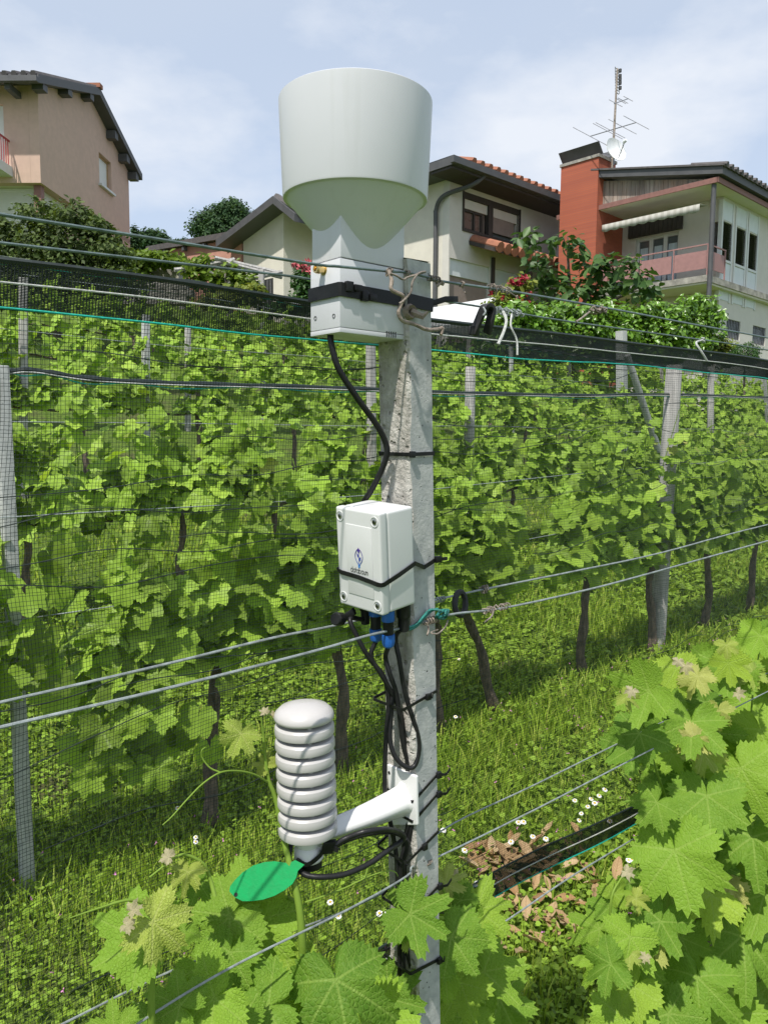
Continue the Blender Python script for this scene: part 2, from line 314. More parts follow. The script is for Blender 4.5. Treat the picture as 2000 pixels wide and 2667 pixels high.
# ------------------------------------------------------------------ mesh helpers
def link(o, parent=None):
    COL.objects.link(o)
    if parent is not None:
        o.parent = parent
        o.matrix_parent_inverse = parent_inv(parent)
    return o
def parent_inv(p):
    return Matrix.Translation(-p.location) if p.parent is None else Matrix.Identity(4)
def empty(name, loc=(0, 0, 0)):
    o = bpy.data.objects.new(name, None); o.empty_display_size = .05; o.location = tuple(float(x) for x in loc); COL.objects.link(o)
    return o
def tag(o, label=None, cat=None, group=None, kind=None):
    if label: o['label'] = label
    if cat: o['category'] = cat
    if group: o['group'] = group
    if kind: o['kind'] = kind
    return o
def thing(name, label, cat, loc=(0, 0, 0), group=None): return tag(empty(name, loc), label, cat, group)
class MB:
    def __init__(s): s.v = []; s.f = []; s.uv = None
    def add(s, V, Fs):
        b = len(s.v); s.v += [tuple(map(float, p)) for p in V]; s.f += [tuple(i+b for i in f) for f in Fs]; return s
    def box(s, o, a, b, c):
        o, a, b, c = map(np.asarray, (o, a, b, c))
        P = [o, o+a, o+a+b, o+b, o+c, o+a+c, o+a+b+c, o+b+c]
        return s.add(P, [(0, 3, 2, 1), (4, 5, 6, 7), (0, 1, 5, 4), (1, 2, 6, 5), (2, 3, 7, 6), (3, 0, 4, 7)])
    def prism(s, poly, ex):
        n = len(poly); poly = [np.asarray(p, float) for p in poly]; ex = np.asarray(ex, float)
        return s.add(poly+[p+ex for p in poly], [tuple(range(n))[::-1], tuple(range(n, 2*n))]+[(i, (i+1) % n, (i+1) % n+n, i+n) for i in range(n)])
    def tube(s, pts, rad, k=8, cap=True, closed=False):
        P = [np.asarray(p, float) for p in pts]; n = len(P)
        if np.isscalar(rad): rad = [rad]*n
        up = np.array([0, 0, 1.]); V = []; pu = None
        for i in range(n):
            t = (P[(i+1) % n]-P[i-1]) if closed else (P[min(i+1, n-1)]-P[max(i-1, 0)])
            t = t/(np.linalg.norm(t)+1e-12)
            if pu is None:
                pu = np.cross(t, up if abs(t[2]) < .9 else np.array([1., 0, 0])); pu /= np.linalg.norm(pu)
            else:
                pu = pu - t*(pu@t); pu /= (np.linalg.norm(pu)+1e-12)
            w_ = np.cross(t, pu)
            for j in range(k):
                a = 2*math.pi*j/k; V.append(P[i]+rad[i]*(math.cos(a)*pu+math.sin(a)*w_))
        Fs = []
        for i in range(n if closed else n-1):
            i2 = (i+1) % n
            for j in range(k): Fs.append((i*k+j, i*k+(j+1) % k, i2*k+(j+1) % k, i2*k+j))
        if cap and not closed: Fs += [tuple(range(k))[::-1], tuple(range((n-1)*k, n*k))]
        return s.add(V, Fs)
    def strap(s, pts, wdt, th, nrm_fn=None, closed=False, up=(0, 0, 1)):
        """flat strap: width along `up` (approx), thickness across"""
        P = [np.asarray(p, float) for p in pts]; n = len(P); V = []
        for i in range(n):
            t = (P[(i+1) % n]-P[i-1]) if closed else (P[min(i+1, n-1)]-P[max(i-1, 0)])
            t = t/(np.linalg.norm(t)+1e-12); u = np.asarray(up, float); u = u-t*(u@t); u /= np.linalg.norm(u); q = np.cross(t, u)
            V += [P[i]+u*wdt/2-q*th/2, P[i]+u*wdt/2+q*th/2, P[i]-u*wdt/2+q*th/2, P[i]-u*wdt/2-q*th/2]
        Fs = []
        for i in range(n if closed else n-1):
            i2 = (i+1) % n
            for j in range(4): Fs.append((i*4+j, i*4+(j+1) % 4, i2*4+(j+1) % 4, i2*4+j))
        if not closed: Fs += [(0, 1, 2, 3), ((n-1)*4+3, (n-1)*4+2, (n-1)*4+1, (n-1)*4)]
        return s.add(V, Fs)
    def lathe(s, prof, o=(0, 0, 0), ax=(0, 0, 1), k=40, capa=False, capb=False):
        o = np.asarray(o, float); ax = nrmz(ax); x = np.cross(ax, [0, 1, 0] if abs(ax[1]) < .9 else [1, 0, 0]); x /= np.linalg.norm(x); y = np.cross(ax, x)
        V = []
        for r_, h_ in prof:
            for j in range(k):
                a = 2*math.pi*j/k; V.append(o+ax*h_+(x*math.cos(a)+y*math.sin(a))*r_)
        Fs = []
        for i in range(len(prof)-1):
            for j in range(k): Fs.append((i*k+j, i*k+(j+1) % k, (i+1)*k+(j+1) % k, (i+1)*k+j))
        if capa: Fs.append(tuple(range(k))[::-1])
        if capb: Fs.append(tuple(range((len(prof)-1)*k, len(prof)*k)))
        return s.add(V, Fs)
    def build(s, name, m, parent=None, smooth=False, bevel=0, seg=2, auto=None):
        me = bpy.data.meshes.new(name); me.from_pydata(s.v, [], s.f); me.update()
        if bevel or True:
            bm = bmesh.new(); bm.from_mesh(me)
            bmesh.ops.recalc_face_normals(bm, faces=bm.faces)
            if bevel: bmesh.ops.bevel(bm, geom=[e for e in bm.edges if len(e.link_faces) == 2 and e.calc_face_angle(0) > .5], offset=bevel, segments=seg, affect='EDGES', profile=.6, clamp_overlap=True)
            bm.to_mesh(me); bm.free()
        me.materials.append(MATS[m])
        if smooth or bevel:
            me.shade_smooth()
            try: me.set_sharp_from_angle(angle=math.radians(auto or 40))
            except Exception: pass
        o = bpy.data.objects.new(name, me); link(o, parent); return o
def npmesh(name, V, Fa, m, uv=None):
    """V (n,3), Fa (m,3 or 4) -> mesh"""
    me = bpy.data.meshes.new(name); V = np.ascontiguousarray(V, np.float32); Fa = np.ascontiguousarray(Fa, np.int32)
    k = Fa.shape[1]
    me.vertices.add(len(V)); me.vertices.foreach_set('co', V.ravel())
    me.loops.add(Fa.size); me.loops.foreach_set('vertex_index', Fa.ravel())
    me.polygons.add(len(Fa)); me.polygons.foreach_set('loop_start', np.arange(0, Fa.size, k, dtype=np.int32))
    try: me.polygons.foreach_set('loop_total', np.full(len(Fa), k, np.int32))
    except Exception: pass
    if uv is not None:
        l = me.uv_layers.new(name='UVMap'); l.data.foreach_set('uv', np.ascontiguousarray(uv[Fa.ravel()], np.float32).ravel())
    me.update(calc_edges=True); me.materials.append(MATS[m]); return me
def npobj(name, V, Fa, m, parent=None, uv=None, smooth=False):
    me = npmesh(name, V, Fa, m, uv)
    if smooth: me.shade_smooth()
    return link(bpy.data.objects.new(name, me), parent)
def spline(pts, n=8):
    P = [np.asarray(p, float) for p in pts]; P = [2*P[0]-P[1]]+P+[2*P[-1]-P[-2]]; o = []
    for i in range(1, len(P)-2):
        for j in range(n):
            t = j/n; a, b, c, d = P[i-1:i+3]
            o.append(.5*((2*b)+(c-a)*t+(2*a-5*b+4*c-d)*t*t+(3*b-a-3*c+d)*t**3))
    o.append(P[-2]); return o
def scatter(C_, Nn, Tp, S, tv, tf):
    """place copies of a flat template (tv: k,3 ; tf) at centres C with normal Nn, tip direction Tp, size S"""
    Nn = Nn/np.linalg.norm(Nn, axis=1, keepdims=True); Tp = Tp-Nn*np.sum(Tp*Nn, 1, keepdims=True)
    Tp = Tp/(np.linalg.norm(Tp, axis=1, keepdims=True)+1e-9); X = np.cross(Tp, Nn)
    V = C_[:, None, :]+S[:, None, None]*(tv[None, :, 0:1]*X[:, None, :]+tv[None, :, 1:2]*Tp[:, None, :]+tv[None, :, 2:3]*Nn[:, None, :])
    k = len(tv); Fa = tf[None]+(np.arange(len(C_))*k)[:, None, None]
    return V.reshape(-1, 3), Fa.reshape(-1, tf.shape[1])
OV_V = np.array([[0, 0, 0], [.22, .32, .05], [.25, .62, .04], [0, 1, -.1], [-.25, .62, .04], [-.22, .32, .05], [0, .5, -.03]])
OV_F = np.array([[0, 1, 6], [1, 2, 6], [2, 3, 6], [3, 4, 6], [4, 5, 6], [5, 0, 6]])
DI_V = np.array([[0, 0, 0], [.26, .5, .06], [0, 1, 0], [-.26, .5, .06]]); DI_F = np.array([[0, 1, 2], [0, 2, 3]])
def rnd_dirs(n): v = rng.normal(size=(n, 3)); return v/np.linalg.norm(v, axis=1, keepdims=True)

# ------------------------------------------------------------------ ground
def make_ground():
    xs = np.concatenate([np.linspace(-500, -40, 24)[:-1], np.linspace(-40, 60, 260), np.linspace(60, 500, 24)[1:]])
    ys = np.concatenate([np.linspace(-60, -4, 10)[:-1], np.linspace(-4, 60, 220), np.linspace(60, 900, 30)[1:]])
    X, Y = np.meshgrid(xs, ys); Z = height(X, Y)
    V = np.stack([X, Y, Z], -1).reshape(-1, 3); a = np.arange(len(xs)*len(ys)).reshape(len(ys), len(xs))
    Fa = np.stack([a[:-1, :-1], a[:-1, 1:], a[1:, 1:], a[1:, :-1]], -1).reshape(-1, 4)
    tag(npobj('ground', V, Fa, 'ground_soil', smooth=True), kind='structure')
make_ground()

# ------------------------------------------------------------------ houses
class House:
    def __init__(s, name, label, px, Y, ta, tb, cat='house'):
        """near vertical corner at photo x = px, distance Y; ta/tb: horizontal directions of the right and the left wall"""
        s.o = aty(px, 1137, Y); s.o[2] = 0; s.ta = nrmz(ta); s.tb = nrmz(tb); s.z = np.array([0, 0, 1.])
        s.t = thing(name, label, cat, (s.o[0], s.o[1], hz(s.o[0], s.o[1])))
    def P(s, a, b, z): return s.o+s.ta*a+s.tb*b+s.z*z
    def A(s, px, py, b=0.):      # pixel on right wall plane (offset b)
        p = onplane(px, py, s.P(0, b, 0), s.tb); d = p-s.o; return float(d@s.ta), float(p[2])
    def B(s, px, py, a=0.):
        p = onplane(px, py, s.P(a, 0, 0), s.ta); d = p-s.o; return float(d@s.tb), float(p[2])
    def box(s, a0, a1, b0, b1, z0, z1, mb=None):
        mb = mb or MB(); return mb.box(s.P(a0, b0, z0), s.ta*(a1-a0), s.tb*(b1-b0), s.z*(z1-z0))
    def part(s, name, m, *bx, parent=None, bevel=0):
        mb = MB()
        for q in bx: s.box(*q, mb=mb)
        return mb.build(name, m, parent or s.t, bevel=bevel)
def wall_with_holes(h, plane, u0, u1, z0, z1, holes, m, th=.3, name='wall'):
    """wall slab on plane 'a' (right wall, spans a) or 'b', with rectangular openings cut right through"""
    us = sorted({u0, u1, *[x for q in holes for x in q[:2]]}); zs = sorted({z0, z1, *[x for q in holes for x in q[2:]]})
    mb = MB(); 
    V = []; idx = {}
    def cell(i, j): 
        uc, zc = (us[i]+us[i+1])/2, (zs[j]+zs[j+1])/2
        return not any(q[0] < uc < q[1] and q[2] < zc < q[3] for q in holes)
    def vid(i, j, k):
        if (i, j, k) not in idx:
            idx[i, j, k] = len(V); V.append(h.P(us[i], k*th, zs[j]) if plane == 'a' else h.P(k*th, us[i], zs[j]))
        return idx[i, j, k]
    Fs = []; nu, nz_ = len(us)-1, len(zs)-1
    ok = [[cell(i, j) for j in range(nz_)] for i in range(nu)]
    g = lambda i, j: 0 <= i < nu and 0 <= j < nz_ and ok[i][j]
    for i in range(nu):
        for j in range(nz_):
            if not ok[i][j]: continue
            for k in (0, 1): Fs.append((vid(i, j, k), vid(i+1, j, k), vid(i+1, j+1, k), vid(i, j+1, k)))
            if not g(i-1, j): Fs.append((vid(i, j, 0), vid(i, j+1, 0), vid(i, j+1, 1), vid(i, j, 1)))
            if not g(i+1, j): Fs.append((vid(i+1, j, 0), vid(i+1, j+1, 0), vid(i+1, j+1, 1), vid(i+1, j, 1)))
            if not g(i, j-1): Fs.append((vid(i, j, 0), vid(i+1, j, 0), vid(i+1, j, 1), vid(i, j, 1)))
            if not g(i, j+1): Fs.append((vid(i, j+1, 0), vid(i+1, j+1, 0), vid(i+1, j+1, 1), vid(i, j+1, 1)))
    mb.add(V, Fs); return mb.build(name, m, h.t)

# ---- peach house, upper left
def peach_house():
    h = House('house', 'peach stucco house with dark gable eaves at the upper left', 130, 24, (.03, 1, 0), (-1, .03, 0))
    aR = h.A(338, 560)[0]; ze = h.A(131, 222)[1]; zj = h.B(60, 476)[1]; zb = 4.0
    aJ = h.A(194, 516)[0]                               # how deep the jettied front is
    # right (gable) wall
    w0, zw1 = h.A(258, 395); w1, _ = h.A(290, 430); zw0 = h.A(260, 478)[1]
    v0, zv1 = h.A(263, 570); v1, _ = h.A(293, 600); zv0 = zv1-1.3
    wall_with_holes(h, 'a', aJ, aR, zb, zj, [(max(aJ+.2, v0), v1, zv0, zv1)], 'stucco_peach')
    # gable triangle
    ov = .4; a0_, zf_ = h.A(135, 222, -ov); ar, zr = h.A(262, 248, -ov); a2_, zr2 = h.A(358, 456, -ov)
    a2_ = max(a2_, aR+.45)
    sf = (zr-zf_)/(ar-a0_); zf_ = zf_-(a0_+.78)*sf; a0_ = -.78
    sf = (zr-zf_)/(ar-a0_); sr = (zr-zr2)/(a2_-ar)
    zw = zf_-a0_*sf; zrr = zr-(aR-ar)*sr; ze = min(zw, zrr)-.02
    wall_with_holes(h, 'a', 0, aR, zj, ze, [(w0, w1, zw0, zw1)], 'stucco_peach')
    MB().prism([h.P(0, 0, ze), h.P(aR, 0, ze), h.P(aR, 0, zrr), h.P(ar, 0, zr), h.P(0, 0, zw)], h.tb*.3).build('gable', 'stucco_peach', h.t)
    f = h.part('window', 'wood_pale', (w0, w0+.07, .12, .2, zw0, zw1), (w1-.07, w1, .12, .2, zw0, zw1), (w0+.07, w1-.07, .12, .2, zw1-.07, zw1), (w0+.07, w1-.07, .12, .2, zw0, zw0+.07))
    h.part('blind', 'shutter_white', (w0+.07, w1-.07, .15, .19, zw0+.07, zw1-.07), parent=f)
    h.part('sill', 'white_paint', (w0-.1, w1+.1, -.12, .1, zw0-.08, zw0-.003), parent=f)
    f = h.part('window', 'wood_pale', (v0, v1, .15, .2, zv0, zv1))
    # front wall, upper storey
    d0, zd1 = h.B(0, 272); d1 = h.B(9, 272)[0]; zd0 = h.B(5, 440)[1]
    bL = 9.0
    wall_with_holes(h, 'b', .303, bL, zj, zw-.005, [(d1, d1+1.4, zd0, zd1)], 'stucco_peach', .3)
    dr = h.part('balcony_door', 'shutter_white', (.1, .16, d1+.003, d1+1.4-.003, zd0+.003, zd1-.003))
    h.part('jetty_floor', 'stucco_cream', (.304, aJ-.004, .304, bL, zj+.002, zj+.12))
    # recessed ground floor with roller shutters and the red post
    h.part('wall', 'stucco_peach', (aJ, aJ+.3, .304, .9, zb, zj-.002), (aJ, aJ+.3, 6.6, bL, zb, zj-.002))
    sh = h.part('roller_shutter', 'shutter_white', (.52, .58, .45, 6.6, zb, zj-.004))
    sl = MB()
    for i in range(60): h.box(.495, .518, .47, 6.58, zj-.14-i*.06, zj-.092-i*.06, sl)
    sl.build('slat', 'shutter_white', sh)['kind'] = 'stuff'
    h.part('roller_shutter', 'shutter_white', (.6, aJ-.1, .30, .36, zb, zj-.004))
    pb, _ = h.B(118, 500, .3)
    h.part('post', 'trim_red', (.2, .42, .1, .32, zb, zj-.003))
    # roof
    th = .24; bE = bL+ov
    roof = MB()
    roof.prism([h.P(a0_, -ov, zf_), h.P(ar, -ov, zr), h.P(ar, bE, zr), h.P(a0_, bE, zf_)], h.z*th)
    roof.prism([h.P(a2_, -ov, zr2), h.P(ar, -ov, zr), h.P(ar, bE, zr), h.P(a2_, bE, zr2)], h.z*th)
    ro = roof.build('roof', 'fascia_grey', h.t)
    tl = MB()
    for i in range(34):
        b = -ov+.14+i*.28; tl.tube([h.P(a0_-.04, b, zf_+th), h.P(ar, b, zr+th)], .09, 6); tl.tube([h.P(a2_+.04, b, zr2+th), h.P(ar, b, zr+th)], .09, 6)
    tl.build('tile_course', 'roof_dark', ro)['kind'] = 'stuff'
    h.part('ridge_tile', 'roof_tile', (ar-.13, ar+.13, -ov-.05, bL, zr+th-.02, zr+th+.12), parent=ro)
    for f in (.12, .50, .88): a = a0_+(ar-a0_)*f; z = zf_+(a-a0_)*sf-.2; h.part('purlin_end', 'fascia_grey', (a-.15, a+.15, -ov+.06, 0, z, z+.2))
    for f in (.42, .72, .97): a = ar+(a2_-.3-ar)*f; z = zr-(a-ar)*sr-.29; h.part('purlin_end', 'fascia_grey', (a-.15, a+.15, -ov+.06, 0, z, z+.28))
    for i in range(6): h.part('rafter_end', 'fascia_grey', (a0_+.1, 0, .5+i*1.3, .66+i*1.3, zf_-.12, zf_+.05))
    h.part('gutter', 'fascia_grey', (a0_-.14, a0_-.003, -ov, bL, zf_-.0, zf_+.15), parent=ro)
    # balcony with red railing at the frame edge
    bb, zt = h.B(27, 366, 0); zf = h.B(25, 436, 0)[1]
    bal = h.part('balcony', 'white_paint', (-1.1, -.002, bb-.05, bb+3, zf-.28, zf))
    rl = h.part('railing', 'rail_red', (-1.02, -.98, bb, bb+3, zt-.05, zt), (-1.02, -.98, bb, bb+.05, zf, zt-.05), (-.95, -.02, bb, bb+.04, zt-.05, zt), parent=bal)
    for i in range(18): h.part('bar', 'rail_red', (-1.01, -.99, bb+.12+i*.13, bb+.14+i*.13, zf+.002, zt-.052), parent=bal)
    for i in range(7): h.part('bar', 'rail_red', (-.9+i*.13, -.88+i*.13, bb+.005, bb+.025, zf+.002, zt-.052), parent=bal)
    h.part('wall', 'stucco_peach', (aR-.3, aR, .304, bL, zb, ze), (.304, aR-.304, bL-.3, bL, zb, ze))
peach_house()

TA = np.array([math.sin(math.radians(47)), math.cos(math.radians(47)), 0]); TB = np.array([-TA[1], TA[0], 0])
# ---- cream house behind the gauge
def cream_house():
    h = House('house', 'cream two storey house with brown blinds, right behind the rain gauge', 1161, 27, TA, TB)
    ze = h.A(1161, 462)[1]; zb = 3.2; aR = h.A(1470, 600)[0]+.6; bL = 7.5
    g0, gz1 = h.A(1208, 482); g1 = h.A(1351, 560)[0]; gz0 = h.A(1208, 596)[1]
    zl1 = h.A(1172, 671)[1]; l0 = h.A(1171, 700)[0]; l1 = h.A(1275, 720)[0]; m0 = h.A(1285, 720)[0]; m1 = h.A(1355, 740)[0]
    wall_with_holes(h, 'a', 0, aR, zb, ze, [(g0, g1, gz0, ze-.25), (l0, l1, zb+.3, zl1), (m0, m1, zb+.3, zl1)], 'stucco_white')
    wall_with_holes(h, 'b', .301, bL, zb, ze, [], 'stucco_cream')
    h.part('wall', 'stucco_white', (aR-.3, aR, .301, bL, zb, ze), (.301, aR-.301, bL-.3, bL, zb, ze))
    gm = (g0+g1)/2; gq = (g0*.52+g1*.48)
    fr = h.part('window', 'wood_dark', (g0, g1, -.05, .1, gz0-.08, gz0), (g0-.06, g0, -.05, .1, gz0-.08, ze-.25), (g1, g1+.06, -.05, .1, gz0-.08, ze-.25), (gq-.12, gq+.12, .0, .15, gz0, ze-.25), (g0, gq-.12, .0, .14, ze-.45, ze-.25), (gq+.12, g1, .0, .14, ze-.45, ze-.25))
    zp = gz0+(ze-.45-gz0)*.70
    h.part('panel', 'stucco_white', (g0+.02, gq-.122, .08, .13, zp, ze-.452), (gq+.122, g1-.02, .08, .13, zp, ze-.452), parent=fr)
    pane = h.part('pane', 'pane_brown', (g0+.02, gq-.15, .16, .18, gz0+.002, zp-.002), parent=fr)
    h.part('sash', 'wood_dark', (g0+.02, g0+.1, .1, .158, gz0+.002, zp-.004), ((g0+gq)/2-.09, (g0+gq)/2-.01, .1, .158, gz0+.002, zp-.004), (gq-.42, gq-.34, .1, .158, gz0+.002, zp-.004), (g0+.1, gq-.42, .1, .157, zp-.09, zp-.005), (g0+.1, gq-.42, .1, .157, gz0+.002, gz0+.08), parent=fr)
    h.part('curtain', 'blind_brown', (g0+.12, gq-.45, .22, .24, gz0, zp), parent=fr)
    bl = h.part('blind', 'blind_brown', (gq+.14, g1-.16, .1, .13, gz0+.2, zp-.003), parent=fr)
    h.part('pane', 'window_glass', (gq+.14, g1-.03, .2, .22, gz0+.002, zp-.002), parent=fr)
    # ground floor openings
    for q0, q1 in ((l0, l1), (m0, m1)):
        b = h.part('roller_shutter', 'blind_brown', (q0+.003, q1-.003, .14, .2, zb, zl1-.55))
        h.part('panel', 'panel_white', (q0+.003, q1-.003, .08, .2, zl1-.55, zl1-.003), parent=b)
    h.part('post', 'wood_dark', (l1+.06, m0-.04, -.1, -.003, zb, zl1+.35))
    pa = h.A(1375, 700, -.8)[0]
    h.part('post', 'wood_dark', (pa-.12, pa+.12, -.9, -.66, zb, zl1-.05))
    # pent roof with its own tiles
    p0, zp1 = h.A(1221, 626); p1 = h.A(1400, 668)[0]+.5
    pr = MB(); pr.prism([h.P(p0, -.002, zp1), h.P(p0, -1.15, zp1-.42), h.P(p0, -1.15, zp1-.56), h.P(p0, -.002, zp1-.14)], h.ta*(p1-p0)); pr = pr.build('pent_roof', 'wood_dark', h.t)
    nt_ = 11; wv = (p1-p0)/nt_
    for i in range(nt_):
        a = p0+wv*(i+.5)
        MB().tube([h.P(a, -.02, zp1+.04), h.P(a, -1.25, zp1-.41)], wv*.46, 8).build('roof_tile', 'roof_tile', pr, smooth=True)
    # main roof: low hip with grey fascia and gutter
    ov = 1.0; rz = .75; th = .26
    c = [h.P(-ov, -ov, ze), h.P(aR+ov, -ov, ze), h.P(aR+ov, bL+ov, ze), h.P(-ov, bL+ov, ze)]
    ro = MB(); ro.prism(c, h.z*th); ro = ro.build('roof', 'fascia_grey', h.t)
    rp0, rp1 = h.P(3.0, bL/2, ze+th+1.45), h.P(aR-3, bL/2, ze+th+1.45)
    k = [p+h.z*(th+.02) for p in c]
    MB().add(k+[rp0, rp1], [(0, 1, 5, 4), (1, 2, 5), (2, 3, 4, 5), (3, 0, 4), (3, 2, 1, 0)]).build('roof_slope', 'roof_dark', ro)
    MB().prism([h.P(.1, .6, ze+th+.2), h.P(.1, 2.4, ze+th+.2), h.P(.1, 1.5, ze+th+.75)], h.ta*2.2).build('ridge_cap', 'concrete_old', ro)
    sl = 1.45/(bL/2+ov)
    for i in range(int((aR+ov*2)/.42)):
        a = -ov+1.0+i*.42
        if a > aR+ov-.1: break
        MB().tube([h.P(a, -ov-.08, ze+th+.05), h.P(a, -ov+.9, ze+th+.05+.9*sl+.02)], .12, 6).build('roof_tile', 'roof_tile', ro, smooth=True)
    h.part('gutter', 'fascia_grey', (-ov-.1, aR+ov, -ov-.16, -ov-.003, ze+.02, ze+th-.03), parent=ro)
    h.part('soffit', 'wood_dark', (-ov+.05, aR+ov-.05, -ov+.05, -.003, ze-.09, ze-.002), parent=ro)
    b0 = h.B(1141, 560)[0]
    MB().tube(spline([h.P(.7, -.95, ze+.05), h.P(.3, -.7, ze-.3), h.P(-.12, b0*.5-.1, ze-.55), h.P(-.12, b0, ze-.95), h.P(-.12, b0, ze-1.6), h.P(-.12, b0, zb)], 6), .075, 8).build('downpipe', 'fascia_grey', h.t, smooth=True)
cream_house()

# ---- brick chimney house, right
def chimney_house():
    h = House('house', 'grey house with orange brick chimney, balcony and weathered wood gable', 1856, 26, TA, TB)
    zs = h.B(1856, 520)[1]; zb = 2.6; bL = h.B(1586, 650)[0]; aR = 9.0
    zf = h.B(1850, 735)[1]-.05                           # balcony floor
    # right wall with shuttered windows
    wins = []
    for (x0, y0, x1, y1) in ((1881, 574, 1905, 675), (1916, 590, 1941, 692), (1949, 607, 1971, 704)):
        a0, z1 = h.A(x0, y0); a1 = h.A(x1, y0)[0]; z0 = h.A(x0, y1)[1]; wins.append((a0, a1, z0, z1))
    z1u, z0u = wins[0][3], wins[0][2]; wins = [(a, b, z0u, z1u) for a, b, _, _ in wins]
    lows = []
    for (x0, y0, x1, y1) in ((1891, 829, 1928, 880), (1960, 845, 1994, 890)):
        a0, z1 = h.A(x0, y0); a1 = h.A(x1, y0)[0]; z0 = h.A(x0, y1)[1]; lows.append((a0, a1, z0, z1))
    lows = [(a, b, lows[0][2], lows[0][3]) for a, b, _, _ in lows]
    wall_with_holes(h, 'a', 0, aR, zb, zs, wins+lows, 'stucco_white')
    for (a0, a1, z0, z1) in wins:
        f = h.part('window', 'white_paint', (a0-.1, a0, -.03, .1, z0-1.35, z1+.65), (a1, a1+.1, -.03, .1, z0-1.35, z1+.65), (a0, a1, -.04, .1, z0-.08, z0-.002))
        h.part('panel', 'panel_white', (a0+.002, a1-.002, -.015, -.003, z0-1.3, z0-.1), (a0+.002, a1-.002, -.015, -.003, z1+.04, z1+.63), parent=f)
        sb = h.part('shutter', 'shutter_dark', (a0+.003, a1-.003, .1, .14, z0+.003, z1-.003), parent=f)
        n_ = 18; dz = (z1-z0)/n_
        for i in range(n_):
            q = MB(); q.prism([h.P(a0+.005, .0, z0+.02+i*dz), h.P(a0+.005, .09, z0+.02+i*dz+dz*.75), h.P(a0+.005, .098, z0+.02+i*dz+dz*.6), h.P(a0+.005, .012, z0+.02+i*dz-.01)], h.ta*(a1-a0-.01))
            q.build('slat', 'shutter_dark', f)
    for (a0, a1, z0, z1) in lows:
        f = h.part('window', 'wood_dark', (a0+.002, a0+.07, .06, .14, z0, z1), (a1-.07, a1-.002, .06, .14, z0, z1), (a0+.07, a1-.07, .06, .14, z1-.07, z1), (a0+.07, a1-.07, .06, .14, z0, z0+.07))
        h.part('pane', 'window_glass', (a0+.07, a1-.07, .1, .12, z0+.07, z1-.07), parent=f)
        for i in range(9):
            a = a0+(a1-a0)*(i+.5)/9; h.part('grille_bar', 'antenna', (a-.012, a+.012, .02, .04, z0+.002, z1-.002), parent=f)
    # left wall with balcony door
    d0, zd1 = h.B(1767, 600); d1 = h.B(1655, 615)[0]; zd0 = zf
    wall_with_holes(h, 'b', .302, bL+2.5, zb, zs, [(d0, d1, zd0, zd1)], 'stucco_white')
    nb = 3; f = h.part('balcony_door', 'white_paint', (.12, .2, d0+.002, d0+.09, zd0, zd1-.002), (.12, .2, d1-.09, d1-.002, zd0, zd1-.002), (.12, .2, d0+.09, d1-.09, zd1-.1, zd1-.002), (.12, .2, d0+(d1-d0)/3-.07, d0+(d1-d0)/3+.07, zd0, zd1-.1), (.12, .2, d0+(d1-d0)*2/3-.07, d0+(d1-d0)*2/3+.07, zd0, zd1-.1))
    for i in range(3): h.part('pane', 'window_glass', (.155, .165, d0+.09+i*(d1-d0)/3, d0+(i+1)*(d1-d0)/3-.09, zd0, zd1-.12), parent=f)
    for i in range(3): h.part('curtain', 'curtain', (.146, .152, d0+.12+i*(d1-d0)/3, d0+(i+1)*(d1-d0)/3-.12, zd0+.1, zd1-.35), parent=f)
    s0, sz1 = h.B(1779, 557); s1 = h.B(1640, 585)[0]
    for i in range(12):
        b0 = s0+(s1-s0)*i/12; b1 = s0+(s1-s0)*(i+1)/12-.012
        h.part('shutter_box_board', 'wood_dark', (-.14, -.003, b0, b1, zd1+.02, sz1+.0))
    # balcony slab and railing
    bo = 1.5; bB = bL+.3; fb = -.25
    bal = h.part('balcony', 'concrete_old', (-bo, -.003, fb, bB, zf-.2, zf), (-.003, aR, fb, -.003, zf-.2, zf))
    h.part('soffit', 'stucco_cream', (-bo+.05, aR, fb+.05, -.01, zf-.26, zf-.203), (-bo+.05, -.01, -.01, bB, zf-.26, zf-.203), parent=bal)
    zr_ = zf+.98; ra = -bo+.08; rb = fb+.06
    rail = h.part('railing', 'rail_pink', (ra, ra+.04, rb, bB, zr_-.04, zr_), (ra+.04, ra+1.3, rb, rb+.04, zr_-.04, zr_), parent=bal)
    npn = 4
    for i in range(npn):
        b0 = rb+.05+(bB-rb)*i/npn; b1 = rb+(bB-rb)*(i+1)/npn-.05
        h.part('rail_panel', 'rail_pink', (ra+.01, ra+.03, b0, b1, zf+.22, zf+.78), parent=bal)
        h.part('rail_post', 'rail_pink', (ra, ra+.035, b1+.01, b1+.045, zf+.002, zr_-.042), parent=bal)
    h.part('rail_panel', 'rail_pink', (ra+.1, ra+1.2, rb+.01, rb+.03, zf+.22, zf+.78), parent=bal)
    h.part('rail_post', 'rail_pink', (ra, ra+.035, rb, rb+.035, zf+.002, zr_-.042), (ra+1.25, ra+1.29, rb, rb+.035, zf+.002, zr_-.042), parent=bal)
    # eave slab over the balcony
    eo = 1.6; zt = zs
    ev = h.part('eave', 'stucco_cream', (-eo, aR, -.45, bL+1.2, zt+.002, zt+.1))
    h.part('eave_trim', 'trim_red', (-eo-.05, -eo-.002, -.5, bL+1.2, zt, zt+.16), (-eo-.05, aR, -.51, -.455, zt, zt+.16), parent=ev)
    # weathered gable cladding over the left wall; roof rises to the left
    zg = h.B(1552, 472, -1.4)[1]; zg0 = zt+.17; bT = h.B(1552, 500, -1.4)[0]; nbd = 26
